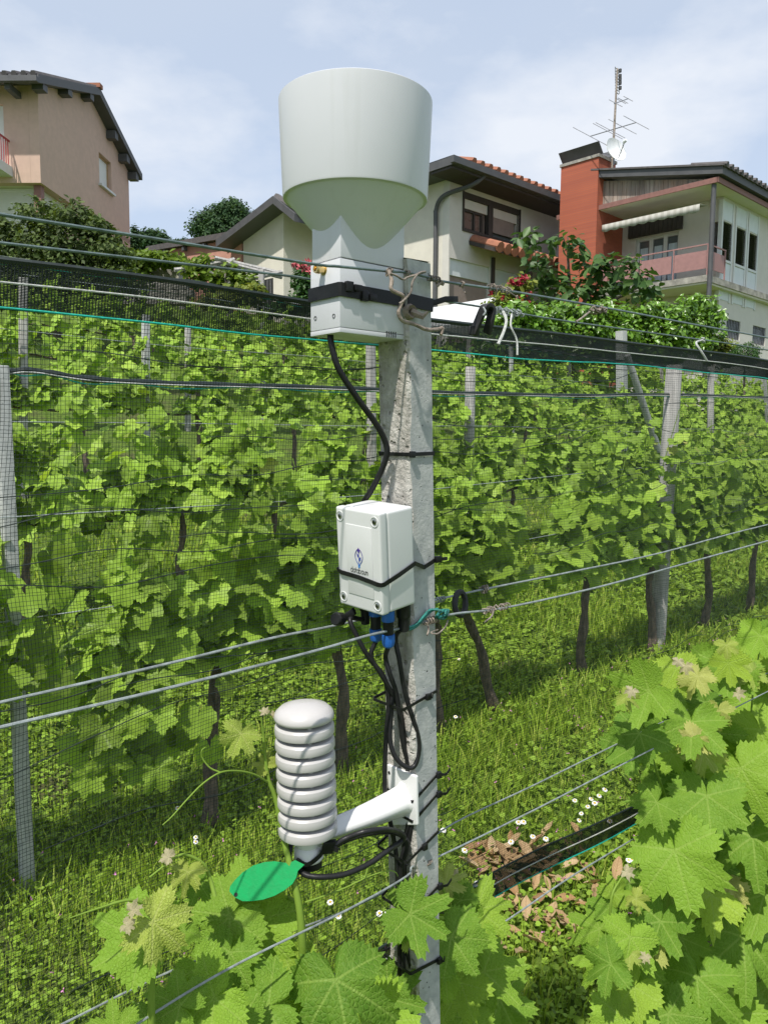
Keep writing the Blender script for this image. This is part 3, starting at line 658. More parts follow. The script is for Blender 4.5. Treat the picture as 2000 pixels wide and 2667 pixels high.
    for i in range(nbd):
        b0 = -.4+(bT+.4)*i/nbd; b1 = -.4+(bT+.4)*(i+1)/nbd-.012
        top0 = zg0+(zg-zg0)*i/nbd; top1 = zg0+(zg-zg0)*(i+1)/nbd
        MB().prism([h.P(-1.4, b0, zg0-.02), h.P(-1.4, b1, zg0-.02), h.P(-1.4, b1, top1), h.P(-1.4, b0, top0+.001)], h.ta*.03).build('cladding_board', 'cladding_wood', h.t)
    MB().prism([h.P(-1.36, -.38, zg0-.03), h.P(-1.36, bT, zg0-.03), h.P(-1.36, bT, zg-.03)], h.ta*.2).build('gable', 'wood_dark', h.t)
    ro = MB(); ro.prism([h.P(-1.7, -.65, zg0+.03), h.P(-1.7, bT+.02, zg+.06), h.P(-1.7, bT+.02, zg+.28), h.P(-1.7, -.65, zg0+.25)], h.ta*(aR+1.7)); ro = ro.build('roof', 'fascia_grey', h.t)
    MB().prism([h.P(-1.76, -.7, zg0+.252), h.P(-1.76, bT+.02, zg+.282), h.P(-1.76, bT+.02, zg+.34), h.P(-1.76, -.7, zg0+.31)], h.ta*(aR+1.7)).build('roof_edge', 'roof_dark', ro)
    for i in range(28):
        a = -1.6+i*.36; s_ = (zg-zg0)/(bT+.65)
        MB().tube([h.P(a, -.76, zg0+.30), h.P(a, .4, zg0+.30+1.16*s_)], .09, 6).build('roof_tile', 'roof_dark', ro, smooth=True)
    # retractable awning
    aw0, za = h.B(1822, 530, -1.55); aw1 = h.B(1568, 580, -1.55)[0]
    am = MB(); n_ = 48; V = []; uv = []
    for i in range(n_+1):
        b = aw0+(aw1-aw0)*i/n_; sc = .05*abs(math.sin(math.pi*i/n_*10))
        zb_ = za-.02
        V += [h.P(-1.0, b, zb_+.06), h.P(-1.56, b, zb_), h.P(-1.57, b, zb_-.2-sc)]; uv += [(i/3., 0), (i/3., 1), (i/3., 1.3)]
    Fa = []
    for i in range(n_):
        for j in range(2): Fa.append((i*3+j, i*3+j+1, (i+1)*3+j+1, (i+1)*3+j))
    aw = npobj('awning', np.array(V), np.array(Fa), 'awning_stripe', h.t, uv=np.array(uv))
    md = aw.modifiers.new('thick', 'SOLIDIFY'); md.thickness = .012
    # corner downpipe
    MB().tube([h.P(-1.52, -.32, zt+.1), h.P(-1.52, -.32, zb)], .075, 10).build('downpipe', 'fascia_grey', h.t, smooth=True)
    # chimney
    cb0 = h.B(1552, 600, -1.75)[0]; cb1 = h.B(1456, 600, -1.75)[0]; zc = h.B(1552, 410, -1.75)[1]
    ch = h.part('chimney', 'brick_orange', (-1.75, -.65, cb0, cb1, zb, zc))
    h.part('chimney_return', 'brick_orange', (-.65, 1.0, cb0+.01, cb0+.5, zb, zs), parent=ch)
    h.part('coping', 'concrete_old', (-1.79, -.61, cb0-.04, cb1+.04, zc+.001, zc+.1), parent=ch)
    MB().prism([h.P(-1.5, cb0, zc+.16), h.P(-1.8, cb0, zc+.5), h.P(-1.76, cb0, zc+.52), h.P(-1.46, cb0, zc+.18)], h.tb*(cb1-cb0+.1)).build('chimney_cowl', 'fascia_grey', ch)
    MB().prism([h.P(-.9, cb0, zc+.16), h.P(-.6, cb0, zc+.5), h.P(-.64, cb0, zc+.52), h.P(-.94, cb0, zc+.18)], h.tb*(cb1-cb0+.1)).build('chimney_cowl', 'fascia_grey', ch)
    for b in (cb0+.15, (cb0+cb1)/2, cb1-.15): h.part('cowl_bracket', 'fascia_grey', (-1.45, -.95, b, b+.06, zc+.1, zc+.17), parent=ch)
    h.part('wall', 'stucco_white', (aR-.3, aR, .302, bL+2.5, zb, zs), (.302, aR-.302, bL+2.2, bL+2.5, zb, zs))
    # TV mast behind the chimney
    mp_ = h.P(-1.1, cb0-.1, 0); Ym = mp_[1]
    q = lambda x, y, dy=0.: aty(x, y, Ym+dy)
    t = thing('television_antenna', 'tall television mast with comb aerials above the brick chimney', 'antenna', q(1594, 440))
    MB().tube([q(1592, 470), q(1607, 178)], [.05, .03], 8).build('pole', 'antenna_pole', t, smooth=True)
    def yagi(x0, y0, x1, y1, els, name):
        m = MB().tube([q(x0, y0, -.5), q(x1, y1, .5)], .018, 6).build(name+'_boom', 'antenna', t)
        for f, hl, in els:
            cx, cy = x0+(x1-x0)*f, y0+(y1-y0)*f; dd = -.5+f
            MB().tube([q(cx-hl, cy-hl*.53, dd+.7*hl/40), q(cx+hl, cy+hl*.53, dd-.7*hl/40)], .011, 5).build('element', 'antenna', t)
    yagi(1536, 355, 1656, 319, ((0., 44), (.38, 38), (.44, 38), (.7, 36), (1., 33)), 'large')
    yagi(1599, 270, 1635, 257, ((.1, 17), (.5, 12), (.62, 13), (1., 12)), 'small')
    g = MB()
    for i in range(9):
        f = i/8; yy = 176+f*62; g.tube([q(1601, yy), q(1611, yy+8)], .014, 5)
    g.tube([q(1601, 174), q(1603, 236)], .014, 5); g.tube([q(1610, 182), q(1612, 244)], .014, 5)
    g.build('grid_reflector', 'antenna', t)
    for yy in (184, 198, 207, 216, 229): MB().tube([q(1607, yy), q(1615, yy)], .012, 5).build('dipole', 'antenna', t); MB().lathe([(.001, -.06), (.055, -.05), (.055, .05), (.001, .06)], q(1614, yy), k=8).build('dipole_box', 'shutter_dark', t)
    # satellite dish
    d = thing('satellite_dish', 'white satellite dish fixed beside the brick chimney top', 'satellite dish', q(1600, 412, -.4))
    o = q(1604, 388, -.7); ax = nrmz([.42, -.82, .30]); R_ = .42
    prof = [(.001, -.13)]+[(R_*i/8, -.13+.13*(i/8)**2) for i in range(1, 9)]+[(R_, -.02), (R_*.7, -.075), (.001, -.16)]
    MB().lathe(prof, o, ax, 36).build('reflector', 'dish_white', d, smooth=True)
    lo = o+nrmz(np.cross(ax, [.7, .7, 0]))*0
    foot = q(1609, 413, -.65); lnb = o+ax*.42
    MB().tube([foot, lnb], .018, 6).build('feed_arm', 'antenna', d); MB().lathe([(.001, -.08), (.05, -.08), (.06, .0), (.04, .06), (.001, .06)], lnb, ax, 12).build('feed_horn', 'dish_white', d)
    MB().tube([o-ax*.16, q(1598, 405, -.1), q(1597, 430, -.1)], .03, 6).build('bracket', 'antenna', d)
chimney_house()

# ---- white gabled house left of the gauge and the salmon annex
def white_house():
    h = House('house', 'white gabled house with dark verge, left of the rain gauge column', 741, 28, TA, TB)
    zc = h.B(741, 552)[1]; zb = 3.5; b1, _ = h.B(634, 640); zl = h.B(634, 630)[1]; aR = 6.5
    MB().prism([h.P(0, 0, zb), h.P(0, 0, zc), h.P(0, b1, zl), h.P(0, b1, zb)], h.ta*.3).build('wall', 'stucco_cream', h.t)
    h.part('wall', 'stucco_cream', (.301, aR, 0, .3, zb, zc), (.301, aR, b1-.3, b1, zb, zl-.1), (aR-.3, aR, .301, b1-.301, zb, zl))
    ov = .7
    ro = MB(); s_ = (zl-zc)/b1
    ro.prism([h.P(-ov, -.35, zc-.35*s_), h.P(-ov, b1+.8, zl+.8*s_), h.P(-ov, b1+.8, zl+.8*s_+.26), h.P(-ov, -.35, zc-.35*s_+.26)], h.ta*(aR+ov)); ro = ro.build('roof', 'fascia_grey', h.t)
    ro2 = MB(); ro2.prism([h.P(-ov, -.36, zc-.35*s_), h.P(-ov, -.36, zc-.35*s_+.26), h.P(-ov, -1.6, zc-.75+.26), h.P(-ov, -1.6, zc-.75)], h.ta*(aR+ov)); ro2.build('roof_slope', 'fascia_grey', ro)
    for i in range(18):
        a = -ov+.2+i*.38; MB().tube([h.P(a, -.3, zc-.35*s_+.28), h.P(a, -1.7, zc-.47)], .13, 6).build('roof_tile', 'roof_dark', ro, smooth=True)
    d0, dz1 = h.B(712, 724); d1, _ = h.B(672, 724)
    dr = h.part('door', 'shutter_dark', (-.03, -.003, d0, d1, zb, dz1))
    for i in range(5): h.part('bar', 'antenna', (-.06, -.035, d0+(d1-d0)*(i+.5)/5-.02, d0+(d1-d0)*(i+.5)/5+.02, zb, dz1-.05), parent=dr)
    s = House('house', 'low salmon annex with dark sloping roof beside the white gable', 634, 30, TA, TB)
    z1 = s.B(634, 618)[1]; b2 = s.B(415, 660)[0]; z2 = s.B(415, 655)[1]
    MB().prism([s.P(0, 0, 3.5), s.P(0, 0, z1), s.P(0, b2, z2), s.P(0, b2, 3.5)], s.ta*4).build('wall', 'stucco_salmon', s.t)
    sl = (z2-z1)/b2
    MB().prism([s.P(-.22, -.1, z1+.02), s.P(-.22, b2+.8, z2+.8*sl+.02), s.P(-.22, b2+.8, z2+.8*sl+.24), s.P(-.22, -.1, z1+.24)], s.ta*5).build('roof', 'roof_dark', s.t)
    for i in range(4):
        b = b2*(.12+.25*i); z = z1+sl*b-.16; s.part('rafter_end', 'fascia_grey', (-.18, -.002, b, b+.16, z, z+.15))
white_house()
# ------------------------------------------------------------------ background planting
def foliage_blob(n, centers, radii, leaf, m, name, parent, tmpl='ov', shell=.55, up=.35, clump=None):
    """leaf-sized faces spread through a cluster of ellipsoids, thicker towards their surface"""
    centers = np.asarray(centers, float); radii = np.asarray(radii, float)
    vol = radii.prod(1)**.67; pick = rng.choice(len(centers), n, p=vol/vol.sum())
    d = rnd_dirs(n); r_ = shell+(1-shell)*rng.random(n)**.7
    r_ *= 1+.16*np.sin(d[:, 0]*5+pick)*np.cos(d[:, 2]*6+pick*2)+.12*rng.normal(size=n)
    C_ = centers[pick]+d*radii[pick]*r_[:, None]
    Nn = d*.7+rnd_dirs(n)*.75+np.array([0, 0, up])+SUN*.25
    Tp = rnd_dirs(n)+np.array([0, 0, -.3]); S = leaf*(.6+.8*rng.random(n))
    tv, tf = (OV_V, OV_F) if tmpl == 'ov' else (DI_V, DI_F)
    V, Fa = scatter(C_, Nn, Tp, S, tv, tf)
    o = npobj(name, V, Fa, m, parent); o['kind'] = 'stuff'; return o
def plant(name, label, cat, base, blobs, n, leaf, m, stem=None, stem_r=.08, tmpl='ov', shell=.5, part='crown', limbs=(), group=None, up=.35):
    t = thing(name, label, cat, base, group)
    foliage_blob(n, [b[0] for b in blobs], [b[1] for b in blobs], leaf, m, part, t, tmpl, shell, up)
    if stem is not None:
        mb = MB().tube(spline(stem, 4), list(np.linspace(stem_r, stem_r*.45, (len(stem)-1)*4+1)), 7).build('trunk', 'bark', t, smooth=True)
        for l_ in limbs: MB().tube(spline(l_, 4), list(np.linspace(stem_r*.5, stem_r*.12, (len(l_)-1)*4+1)), 5).build('limb', 'bark', t, smooth=True)
    return t
def gnd(px, Y): p = aty(px, 1137, Y); return np.array([p[0], p[1], hz(p[0], p[1])])

# big olive-green shrub under the peach house
Yb = 15.
bl = []
for (x, y, rx, rz_) in ((60, 665, 130, 80), (170, 655, 120, 75), (255, 705, 95, 65), (150, 735, 150, 60), (20, 730, 120, 75), (110, 580, 42, 34), (195, 578, 46, 30), (265, 612, 42, 26), (300, 660, 40, 26), (40, 610, 40, 30), (330, 735, 50, 32), (130, 545, 16, 14), (225, 556, 20, 14), (85, 560, 18, 14), (275, 590, 18, 12), (20, 590, 18, 14), (312, 640, 18, 12), (165, 560, 14, 12)):
    s_ = Yb/FPX; bl.append((aty(x, y, Yb+random.uniform(-.5, .8)), (rx*s_, .9, rz_*s_)))
g0 = gnd(150, Yb)
plant('shrub', 'large dark olive shrub in front of the peach house', 'shrub', g0, bl, 17000, .095, 'foliage_olive', [g0-[0, 0, .2], g0+[.1, 0, 1.2], aty(150, 640, Yb)], 0.12, shell=.2,
      limbs=[[g0+[.1, 0, 1], aty(100, 560, Yb)], [g0+[.1, 0, 1], aty(220, 540, Yb)], [g0+[.1, 0, 1.2], aty(290, 600, Yb)], [g0+[0, 0, 1], aty(40, 580, Yb)]])
# far trees
def far_tree(px, py, Y, rpx, label, n, leaf, blobs=None, m='foliage_dark'):
    s_ = Y/FPX; c = aty(px, py, Y); g = gnd(px, Y); g[2] = min(g[2], c[2]-rpx*s_*1.5)
    bl = []
    for i in range(16):
        d = rnd_dirs(1)[0]; d[2] = abs(d[2])*1.2-.35; bl.append((c+d*rpx*s_*.62*np.array([1, .8, .85]), np.array([1, .9, .8])*rpx*s_*random.uniform(.28, .48)))
    plant('tree', label, 'tree', g, bl, n, leaf, m, [g-[0, 0, .5], (g+c)/2, c], rpx*s_*.1, shell=.4, limbs=[[c-[0, 0, rpx*s_*.4], c+d_*rpx*s_*.7] for d_ in (np.array([1, 0, .5]), np.array([-1, 0, .6]), np.array([.2, .3, 1]))])
far_tree(603, 596, 62, 104, 'big rounded dark tree behind the salmon annex roof', 17000, .25)
far_tree(398, 640, 70, 56, 'dark tree low on the skyline right of the peach house', 6000, .28)
far_tree(470, 655, 78, 42, 'small distant tree beside the salmon annex roof', 4500, .28)
g0 = gnd(352, 40); c0 = aty(352, 640, 40)
plant('cypress_tree', 'narrow dark cypress against the right edge of the peach house', 'tree', g0, [(c0+[0, 0, z_], (.26*(1-abs(z_+.2)/2.2), .26, .5)) for z_ in np.linspace(-2.2, .55, 9)], 3500, .16, 'foliage_dark', [g0, c0], .1, shell=.3, up=1)
# ivy hedge, wall and garden terrace
def px_box(name, label, cat, x0, y0, x1, y1, Y, depth, m, bevel=.01, parent=None):
    p = aty(x0, y0, Y); q = aty(x1, y1, Y); mb = MB().box((p[0], Y, q[2]), (q[0]-p[0], 0, 0), (0, depth, 0), (0, 0, p[2]-q[2]))
    o = mb.build(name, m, parent, bevel=bevel)
    if label: tag(o, label, cat)
    return o
Yg = 21.
px_box('garden_wall', 'tall grey concrete garden wall behind the ivy', 'wall', 386, 682, 478, 775, Yg+.6, .3, 'concrete_old')
bl = [(aty(x, y, Yg), (r1*Yg/FPX, .7, r2*Yg/FPX)) for x, y, r1, r2 in ((335, 700, 55, 34), (380, 676, 55, 18), (350, 720, 45, 28), (430, 674, 45, 10), (470, 684, 34, 8), (300, 725, 45, 34))]
plant('ivy', 'bright green ivy spilling over the grey garden wall', 'ivy', gnd(370, Yg), bl, 4500, .15, 'foliage_ivy', shell=.4)
tw = thing('block_wall', 'low pale block wall below the ivy', 'wall', gnd(350, 18))
for r_ in range(3):
    for i in range(5):
        p = aty(298+i*38+(r_ % 2)*14, 735+r_*19, 18); w_ = 36*18/FPX; MB().box((p[0], 18, p[2]-.16), (w_, 0, 0), (0, .3, 0), (0, 0, .158)).build('block', 'concrete_old', tw, bevel=.012)
tl = aty(355, 726, 18.1); tag(MB().tube([tl-[.14, 0, 0], tl+[.14, 0, 0]], .07, 8).build('roof_tile', 'terracotta', None, smooth=True), 'single loose terracotta tile lying on the block wall', 'tile')
# pergola with vine
pg = thing('pergola', 'weathered wooden pergola with young vine left of the white house', 'pergola', gnd(560, 19))
for x, y0, y1, w_ in ((472, 700, 790, 13), (592, 680, 785, 15), (604, 735, 775, 7), (680, 700, 800, 14), (676, 750, 815, 20)):
    p = aty(x, y0, 19); q = aty(x, y1, 19); r_ = w_*19/FPX/2
    MB().box((p[0]-r_, 19, q[2]-.5), (2*r_, 0, 0), (0, 2*r_, 0), (0, 0, p[2]-q[2]+.5)).build('post', 'wood_grey', pg, bevel=.01)
for (x0, y0, x1, y1) in ((455, 703, 600, 690), (540, 690, 610, 676), (560, 672, 730, 712), (590, 685, 735, 722), (640, 730, 735, 708), (545, 712, 640, 722)):
    MB().tube([aty(x0, y0, 18.9), aty(x1, y1, 19.4)], .055, 6).build('beam', 'wood_grey', pg)
bl = [(aty(x, y, 19.2), (r1*19/FPX, .6, r2*19/FPX)) for x, y, r1, r2 in ((510, 695, 36, 18), (540, 682, 30, 16), (560, 722, 45, 26), (610, 712, 36, 28), (640, 730, 32, 24), (505, 728, 34, 20), (580, 757, 50, 20), (650, 748, 34, 20))]
plant('vine', 'leafy vine growing over the weathered pergola', 'vine', gnd(560, 19), bl, 1500, .16, 'foliage_ivy', [gnd(590, 19), aty(590, 700, 19)], .04, shell=.2)
bl = [(aty(x, y, 17.5), (r1*17/FPX, .5, r2*17/FPX)) for x, y, r1, r2 in ((620, 770, 50, 26), (665, 765, 30, 26), (560, 785, 50, 20))]
plant('shrub', 'yellowish green shrub at the foot of the pergola', 'shrub', gnd(630, 17.5), bl, 1800, .13, 'foliage_yellow', shell=.2)
bl = [(aty(x, y, 19), (r1*19/FPX, .5, r2*19/FPX)) for x, y, r1, r2 in ((790, 730, 28, 34), (805, 760, 32, 34), (780, 790, 40, 24))]
t = plant('rose_bush', 'dark rose bush with few pink flowers by the white house', 'bush', gnd(795, 19), bl, 1400, .13, 'foliage_rose', [gnd(795, 19), aty(795, 740, 19)], .03, shell=.2)
def rose(px, py, Y, r_, m, parent):
    c = aty(px, py, Y); V, Fa = scatter(np.repeat(c[None], 26, 0)+rnd_dirs(26)*r_*.55, rnd_dirs(26)+[0, -.5, .3], rnd_dirs(26), np.full(26, r_*1.1), OV_V, OV_F)
    npobj('flower', V, Fa, m, parent)
for x, y in ((771, 690), (789, 693), (800, 688), (806, 707)): rose(x, y, 18.7, .1, 'rose_pink', t)
bl = [(aty(x, y, 17.5), (r1*17/FPX, .5, r2*17/FPX)) for x, y, r1, r2 in ((770, 800, 60, 22), (730, 805, 40, 18))]
plant('shrub', 'low green shrub just left of the gauge housing', 'shrub', gnd(770, 17.5), bl, 1500, .11, 'foliage_rose', shell=.2)

# white canopy with its front rail
cp = thing('canopy', 'flat white canopy right of the post below the cream house', 'canopy', gnd(1200, 17))
A_, B_, C2, D_ = aty(1060, 812, 19), aty(1300, 772, 22), aty(1262, 842, 18), aty(1060, 852, 16)
MB().prism([D_, C2, B_, A_], (0, 0, -.06)).build('sheet', 'white_paint', cp)
MB().box(D_-[0, .02, .2], C2-D_, (0, .06, 0), (0, 0, .13)).build('fascia', 'wood_grey', cp)
for f in (.35, .75): p = D_+(C2-D_)*f; MB().box(p-[0, 0, 3], (.1, 0, 0), (0, .1, 0), (0, 0, 2.79)).build('post', 'wood_grey', cp)
# bright hedge
Yh = 15.5; bl = []
for i in range(26):
    x = 1255+i*24; top = 790+max(0, (1330-x))*.55+8*math.sin(i*1.3)
    if 1780 < x < 1850: top -= 18
    for y in (top+30, top+75, top+125): bl.append((aty(x, y, Yh+(x-1250)/600*2+random.uniform(-.3, .3)), (26*Yh/FPX, .5, 32*Yh/FPX)))
plant('hedge', 'bright green clipped laurel hedge below the brick chimney house', 'hedge', gnd(1560, Yh+1.5), bl, 17000, .115, 'foliage_hedge', shell=.55, part='foliage')
# fig tree
Yf = 17.5; g0 = gnd(1500, Yf); bl = []
for (x, y, r_) in ((1380, 625, 34), (1435, 632, 20), (1475, 620, 26), (1405, 690, 36), (1445, 720, 38), (1500, 640, 26), (1520, 680, 34), (1560, 700, 34), (1480, 760, 42), (1430, 770, 38), (1530, 750, 40), (1590, 690, 30), (1630, 690, 34), (1660, 720, 30), (1690, 745, 24), (1700, 770, 18), (1600, 745, 30), (1560, 790, 34), (1650, 770, 24), (1400, 740, 26), (1385, 800, 20)):
    s_ = Yf/FPX; bl.append((aty(x, y, Yf+random.uniform(-.6, .6)), (r_*s_, r_*s_, r_*s_*.85)))
fork = aty(1490, 830, Yf)
plant('fig_tree', 'fig tree with broad dark leaves before the brick chimney', 'tree', g0, bl, 760, .24, 'foliage_fig', [g0, aty(1495, 900, Yf), fork], .11, shell=.25,
      limbs=[[fork, aty(1440, 760, Yf), aty(1390, 650, Yf)], [fork, aty(1480, 700, Yf), aty(1478, 615, Yf)], [fork, aty(1540, 760, Yf), aty(1600, 690, Yf)], [fork, aty(1600, 780, Yf), aty(1680, 740, Yf)], [fork, aty(1430, 800, Yf), aty(1400, 700, Yf)]], up=.6)
# red roses
bl = [(aty(x, y, 16.5), (r1*17/FPX, .4, r2*17/FPX)) for x, y, r1, r2 in ((1330, 760, 34, 30), (1360, 745, 28, 30), (1300, 790, 40, 24), (1350, 800, 40, 20))]
t = plant('rose_bush', 'rose bush with crimson flowers left of the hedge', 'bush', gnd(1335, 16.5), bl, 900, .12, 'foliage_yellow', [gnd(1335, 16.5), aty(1335, 770, 16.5)], .03, shell=.2)
for x, y, r_ in ((1333, 738, .13), (1345, 733, .1), (1364, 727, .12), (1352, 741, .09), (1354, 780, .12), (1376, 763, .08), (1278, 763, .08), (1308, 775, .06), (1376, 786, .06), (1330, 752, .07), (1397, 798, .05)): rose(x, y, 16.2, r_*.75, 'rose_red', t)
# clipped ball and yellow shrub
c0 = aty(1938, 925, 17); plant('shrub', 'clipped dark green ball shrub at the right edge below the windows', 'shrub', gnd(1938, 17), [(c0, (.30, .3, .24))], 2500, .05, 'foliage_rose', [gnd(1938, 17), c0], .04, tmpl='di', shell=.85)
bl = [(aty(x, y, 17.5), (.3, .3, .22)) for x, y in ((1880, 905), (1860, 925), (1895, 930))]
plant('shrub', 'yellow green shrub between the hedge and the clipped ball', 'shrub', gnd(1880, 17.5), bl, 900, .1, 'foliage_yellow', shell=.2)

# ------------------------------------------------------------------ vine leaves
def leaf_outline(th, teeth, amp, jit, seed, deep=0.):
    R_ = random.Random(seed)
    cp_ = [(0, 1.0), (11, .84), (22, .66), (34, .80), (48, .95), (60, .80), (73, .63), (88, .72), (105, .80), (120, .70), (140, .60), (158, .52), (170, .34), (180, .08)]
    sc = [(a, r_*(1+R_.uniform(-jit, jit))*(1-deep*(a in (22, 73)))) for a, r_ in cp_]
    r_ = np.interp(np.abs(th), [a for a, _ in sc], [b for _, b in sc])
    ph = (np.abs(th)/360*teeth) % 1.0
    return r_*(1+amp*np.where(ph < .62, ph/.62, (1-ph)/.38)-amp*.5)
def leaf_mesh(name, m, no, rings, teeth, amp, seed, droop=.22, fold=.12, wav=.07, jit=.06, deep=0.):
    if teeth:      # put samples on tooth tips and notches
        base = []
        for k_ in range(int(teeth/2)+1):
            for f in (0, .62):
                a = (k_+f)/teeth*360
                if 0 < a < 178: base.append(a)
        th = np.array(sorted([-a for a in base]+[0.]+base))
    r_ = leaf_outline(th, teeth, amp, jit, seed, deep); no = len(th); R_ = random.Random(seed*3+1)
    p1, p2, p3 = R_.uniform(0, 6), R_.uniform(0, 6), R_.uniform(.8, 1.2)
    V = [(0, 0, 0)]
    for k_ in range(1, rings+1):
        f = (k_/rings)**.85
        for a, q in zip(th, r_):
            rr = q*f; x = rr*math.sin(math.radians(a)); y = rr*math.cos(math.radians(a))
            z = -droop*rr*rr*p3+fold*abs(x)+wav*f*f*(math.sin(math.radians(a)*5+p1)+.6*math.sin(math.radians(a)*3+p2))
            V.append((x, y, z))
    Fs = []
    for j in range(no-1):
        Fs.append((0, 1+j+1, 1+j))
    for k_ in range(rings-1):
        for j in range(no-1):
            a = 1+k_*no+j; b = a+no; Fs.append((a, a+1, b)); Fs.append((a+1, b+1, b))
    V = np.array(V); me = npmesh(name, V, np.array(Fs), m, uv=V[:, :2].copy()); me.shade_smooth(); return me
NEAR = [leaf_mesh('leaf', 'vine_leaf_near', 0, 5, 38+4*(s_ % 3), .12+.02*(s_ % 2), s_, droop=(.1, .3, .5, -.1, .2)[s_ % 5], fold=(.1, .25, .05, .35)[s_ % 4], wav=.04+.035*(s_ % 3), jit=.1, deep=.02+.08*(s_ % 4)) for s_ in range(12)]
YOUNG = [leaf_mesh('leaf', 'vine_leaf_young', 0, 4, 38, .18, 20+s_, droop=.3, fold=.3, wav=.1, jit=.14, deep=.3) for s_ in range(3)]
BUD = [leaf_mesh('leaf', 'vine_leaf_bud', 0, 2, 20, .2, 40+s_, droop=.5, fold=.6, wav=.15, jit=.2) for s_ in range(2)]
MID = [leaf_mesh('leaf', 'vine_leaf_mid', 0, 3, 30, .10, 60+s_, droop=(.12, .4, .65, -.12, .28)[s_ % 5], fold=(.05, .22, .4)[s_ % 3], wav=.05+.04*(s_ % 3), jit=.12, deep=-.16+.06*(s_ % 4)) for s_ in range(12)]
MYOUNG = [leaf_mesh('leaf', 'vine_leaf_young', 0, 2, 20, .16, 80+s_, droop=.3, fold=.3) for s_ in range(2)]
_fo = leaf_mesh('far_leaf', 'foliage_vine', 0, 1, 14, .10, 3, deep=-.12)
FV = np.array([v.co[:] for v in _fo.vertices]); FF = np.array([p.vertices[:] for p in _fo.polygons]); bpy.data.meshes.remove(_fo)
def put_leaf(me, pos, nrm, tip, size, parent, name='leaf'):
    nrm = nrmz(nrm); tip = np.asarray(tip, float); tip = nrmz(tip-nrm*(tip@nrm)); x = np.cross(tip, nrm)
    o = bpy.data.objects.new(name, me); s_ = float(size)
    o.matrix_basis = Matrix(((x[0]*s_, tip[0]*s_, nrm[0]*s_, pos[0]), (x[1]*s_, tip[1]*s_, nrm[1]*s_, pos[1]), (x[2]*s_, tip[2]*s_, nrm[2]*s_, pos[2]), (0, 0, 0, 1)))
    COL.objects.link(o); o.parent = parent; o.matrix_parent_inverse = parent_inv(parent); return o
ORD = ['first', 'second', 'third', 'fourth', 'fifth', 'sixth', 'seventh', 'eighth', 'ninth', 'tenth', 'eleventh', 'twelfth', 'thirteenth', 'fourteenth', 'fifteenth', 'sixteenth', 'seventeenth', 'eighteenth', 'nineteenth', 'twentieth', 'twenty-first', 'twenty-second', 'twenty-third', 'twenty-fourth', 'twenty-fifth', 'twenty-sixth', 'twenty-seventh', 'twenty-eighth', 'twenty-ninth', 'thirtieth']
def trunk_mesh(base, top, r0, t, lean=.05):
    b = np.asarray(base, float); p = np.asarray(top, float); P = []
    for i in range(9):
        f = i/8; P.append(b+(p-b)*f+np.array([math.sin(f*5+b[0]*7)*.018+math.sin(f*13+b[0])*.007, math.cos(f*6+b[1]*5)*.018, 0])*(1 if 0 < i < 8 else 0))
    rd = [r0*(1.35-.55*i/8+.2*math.sin(i*2.3+b[0]*9)) for i in range(9)]
    MB().tube(P, rd, 9).build('trunk', 'bark', t, smooth=True, auto=80)
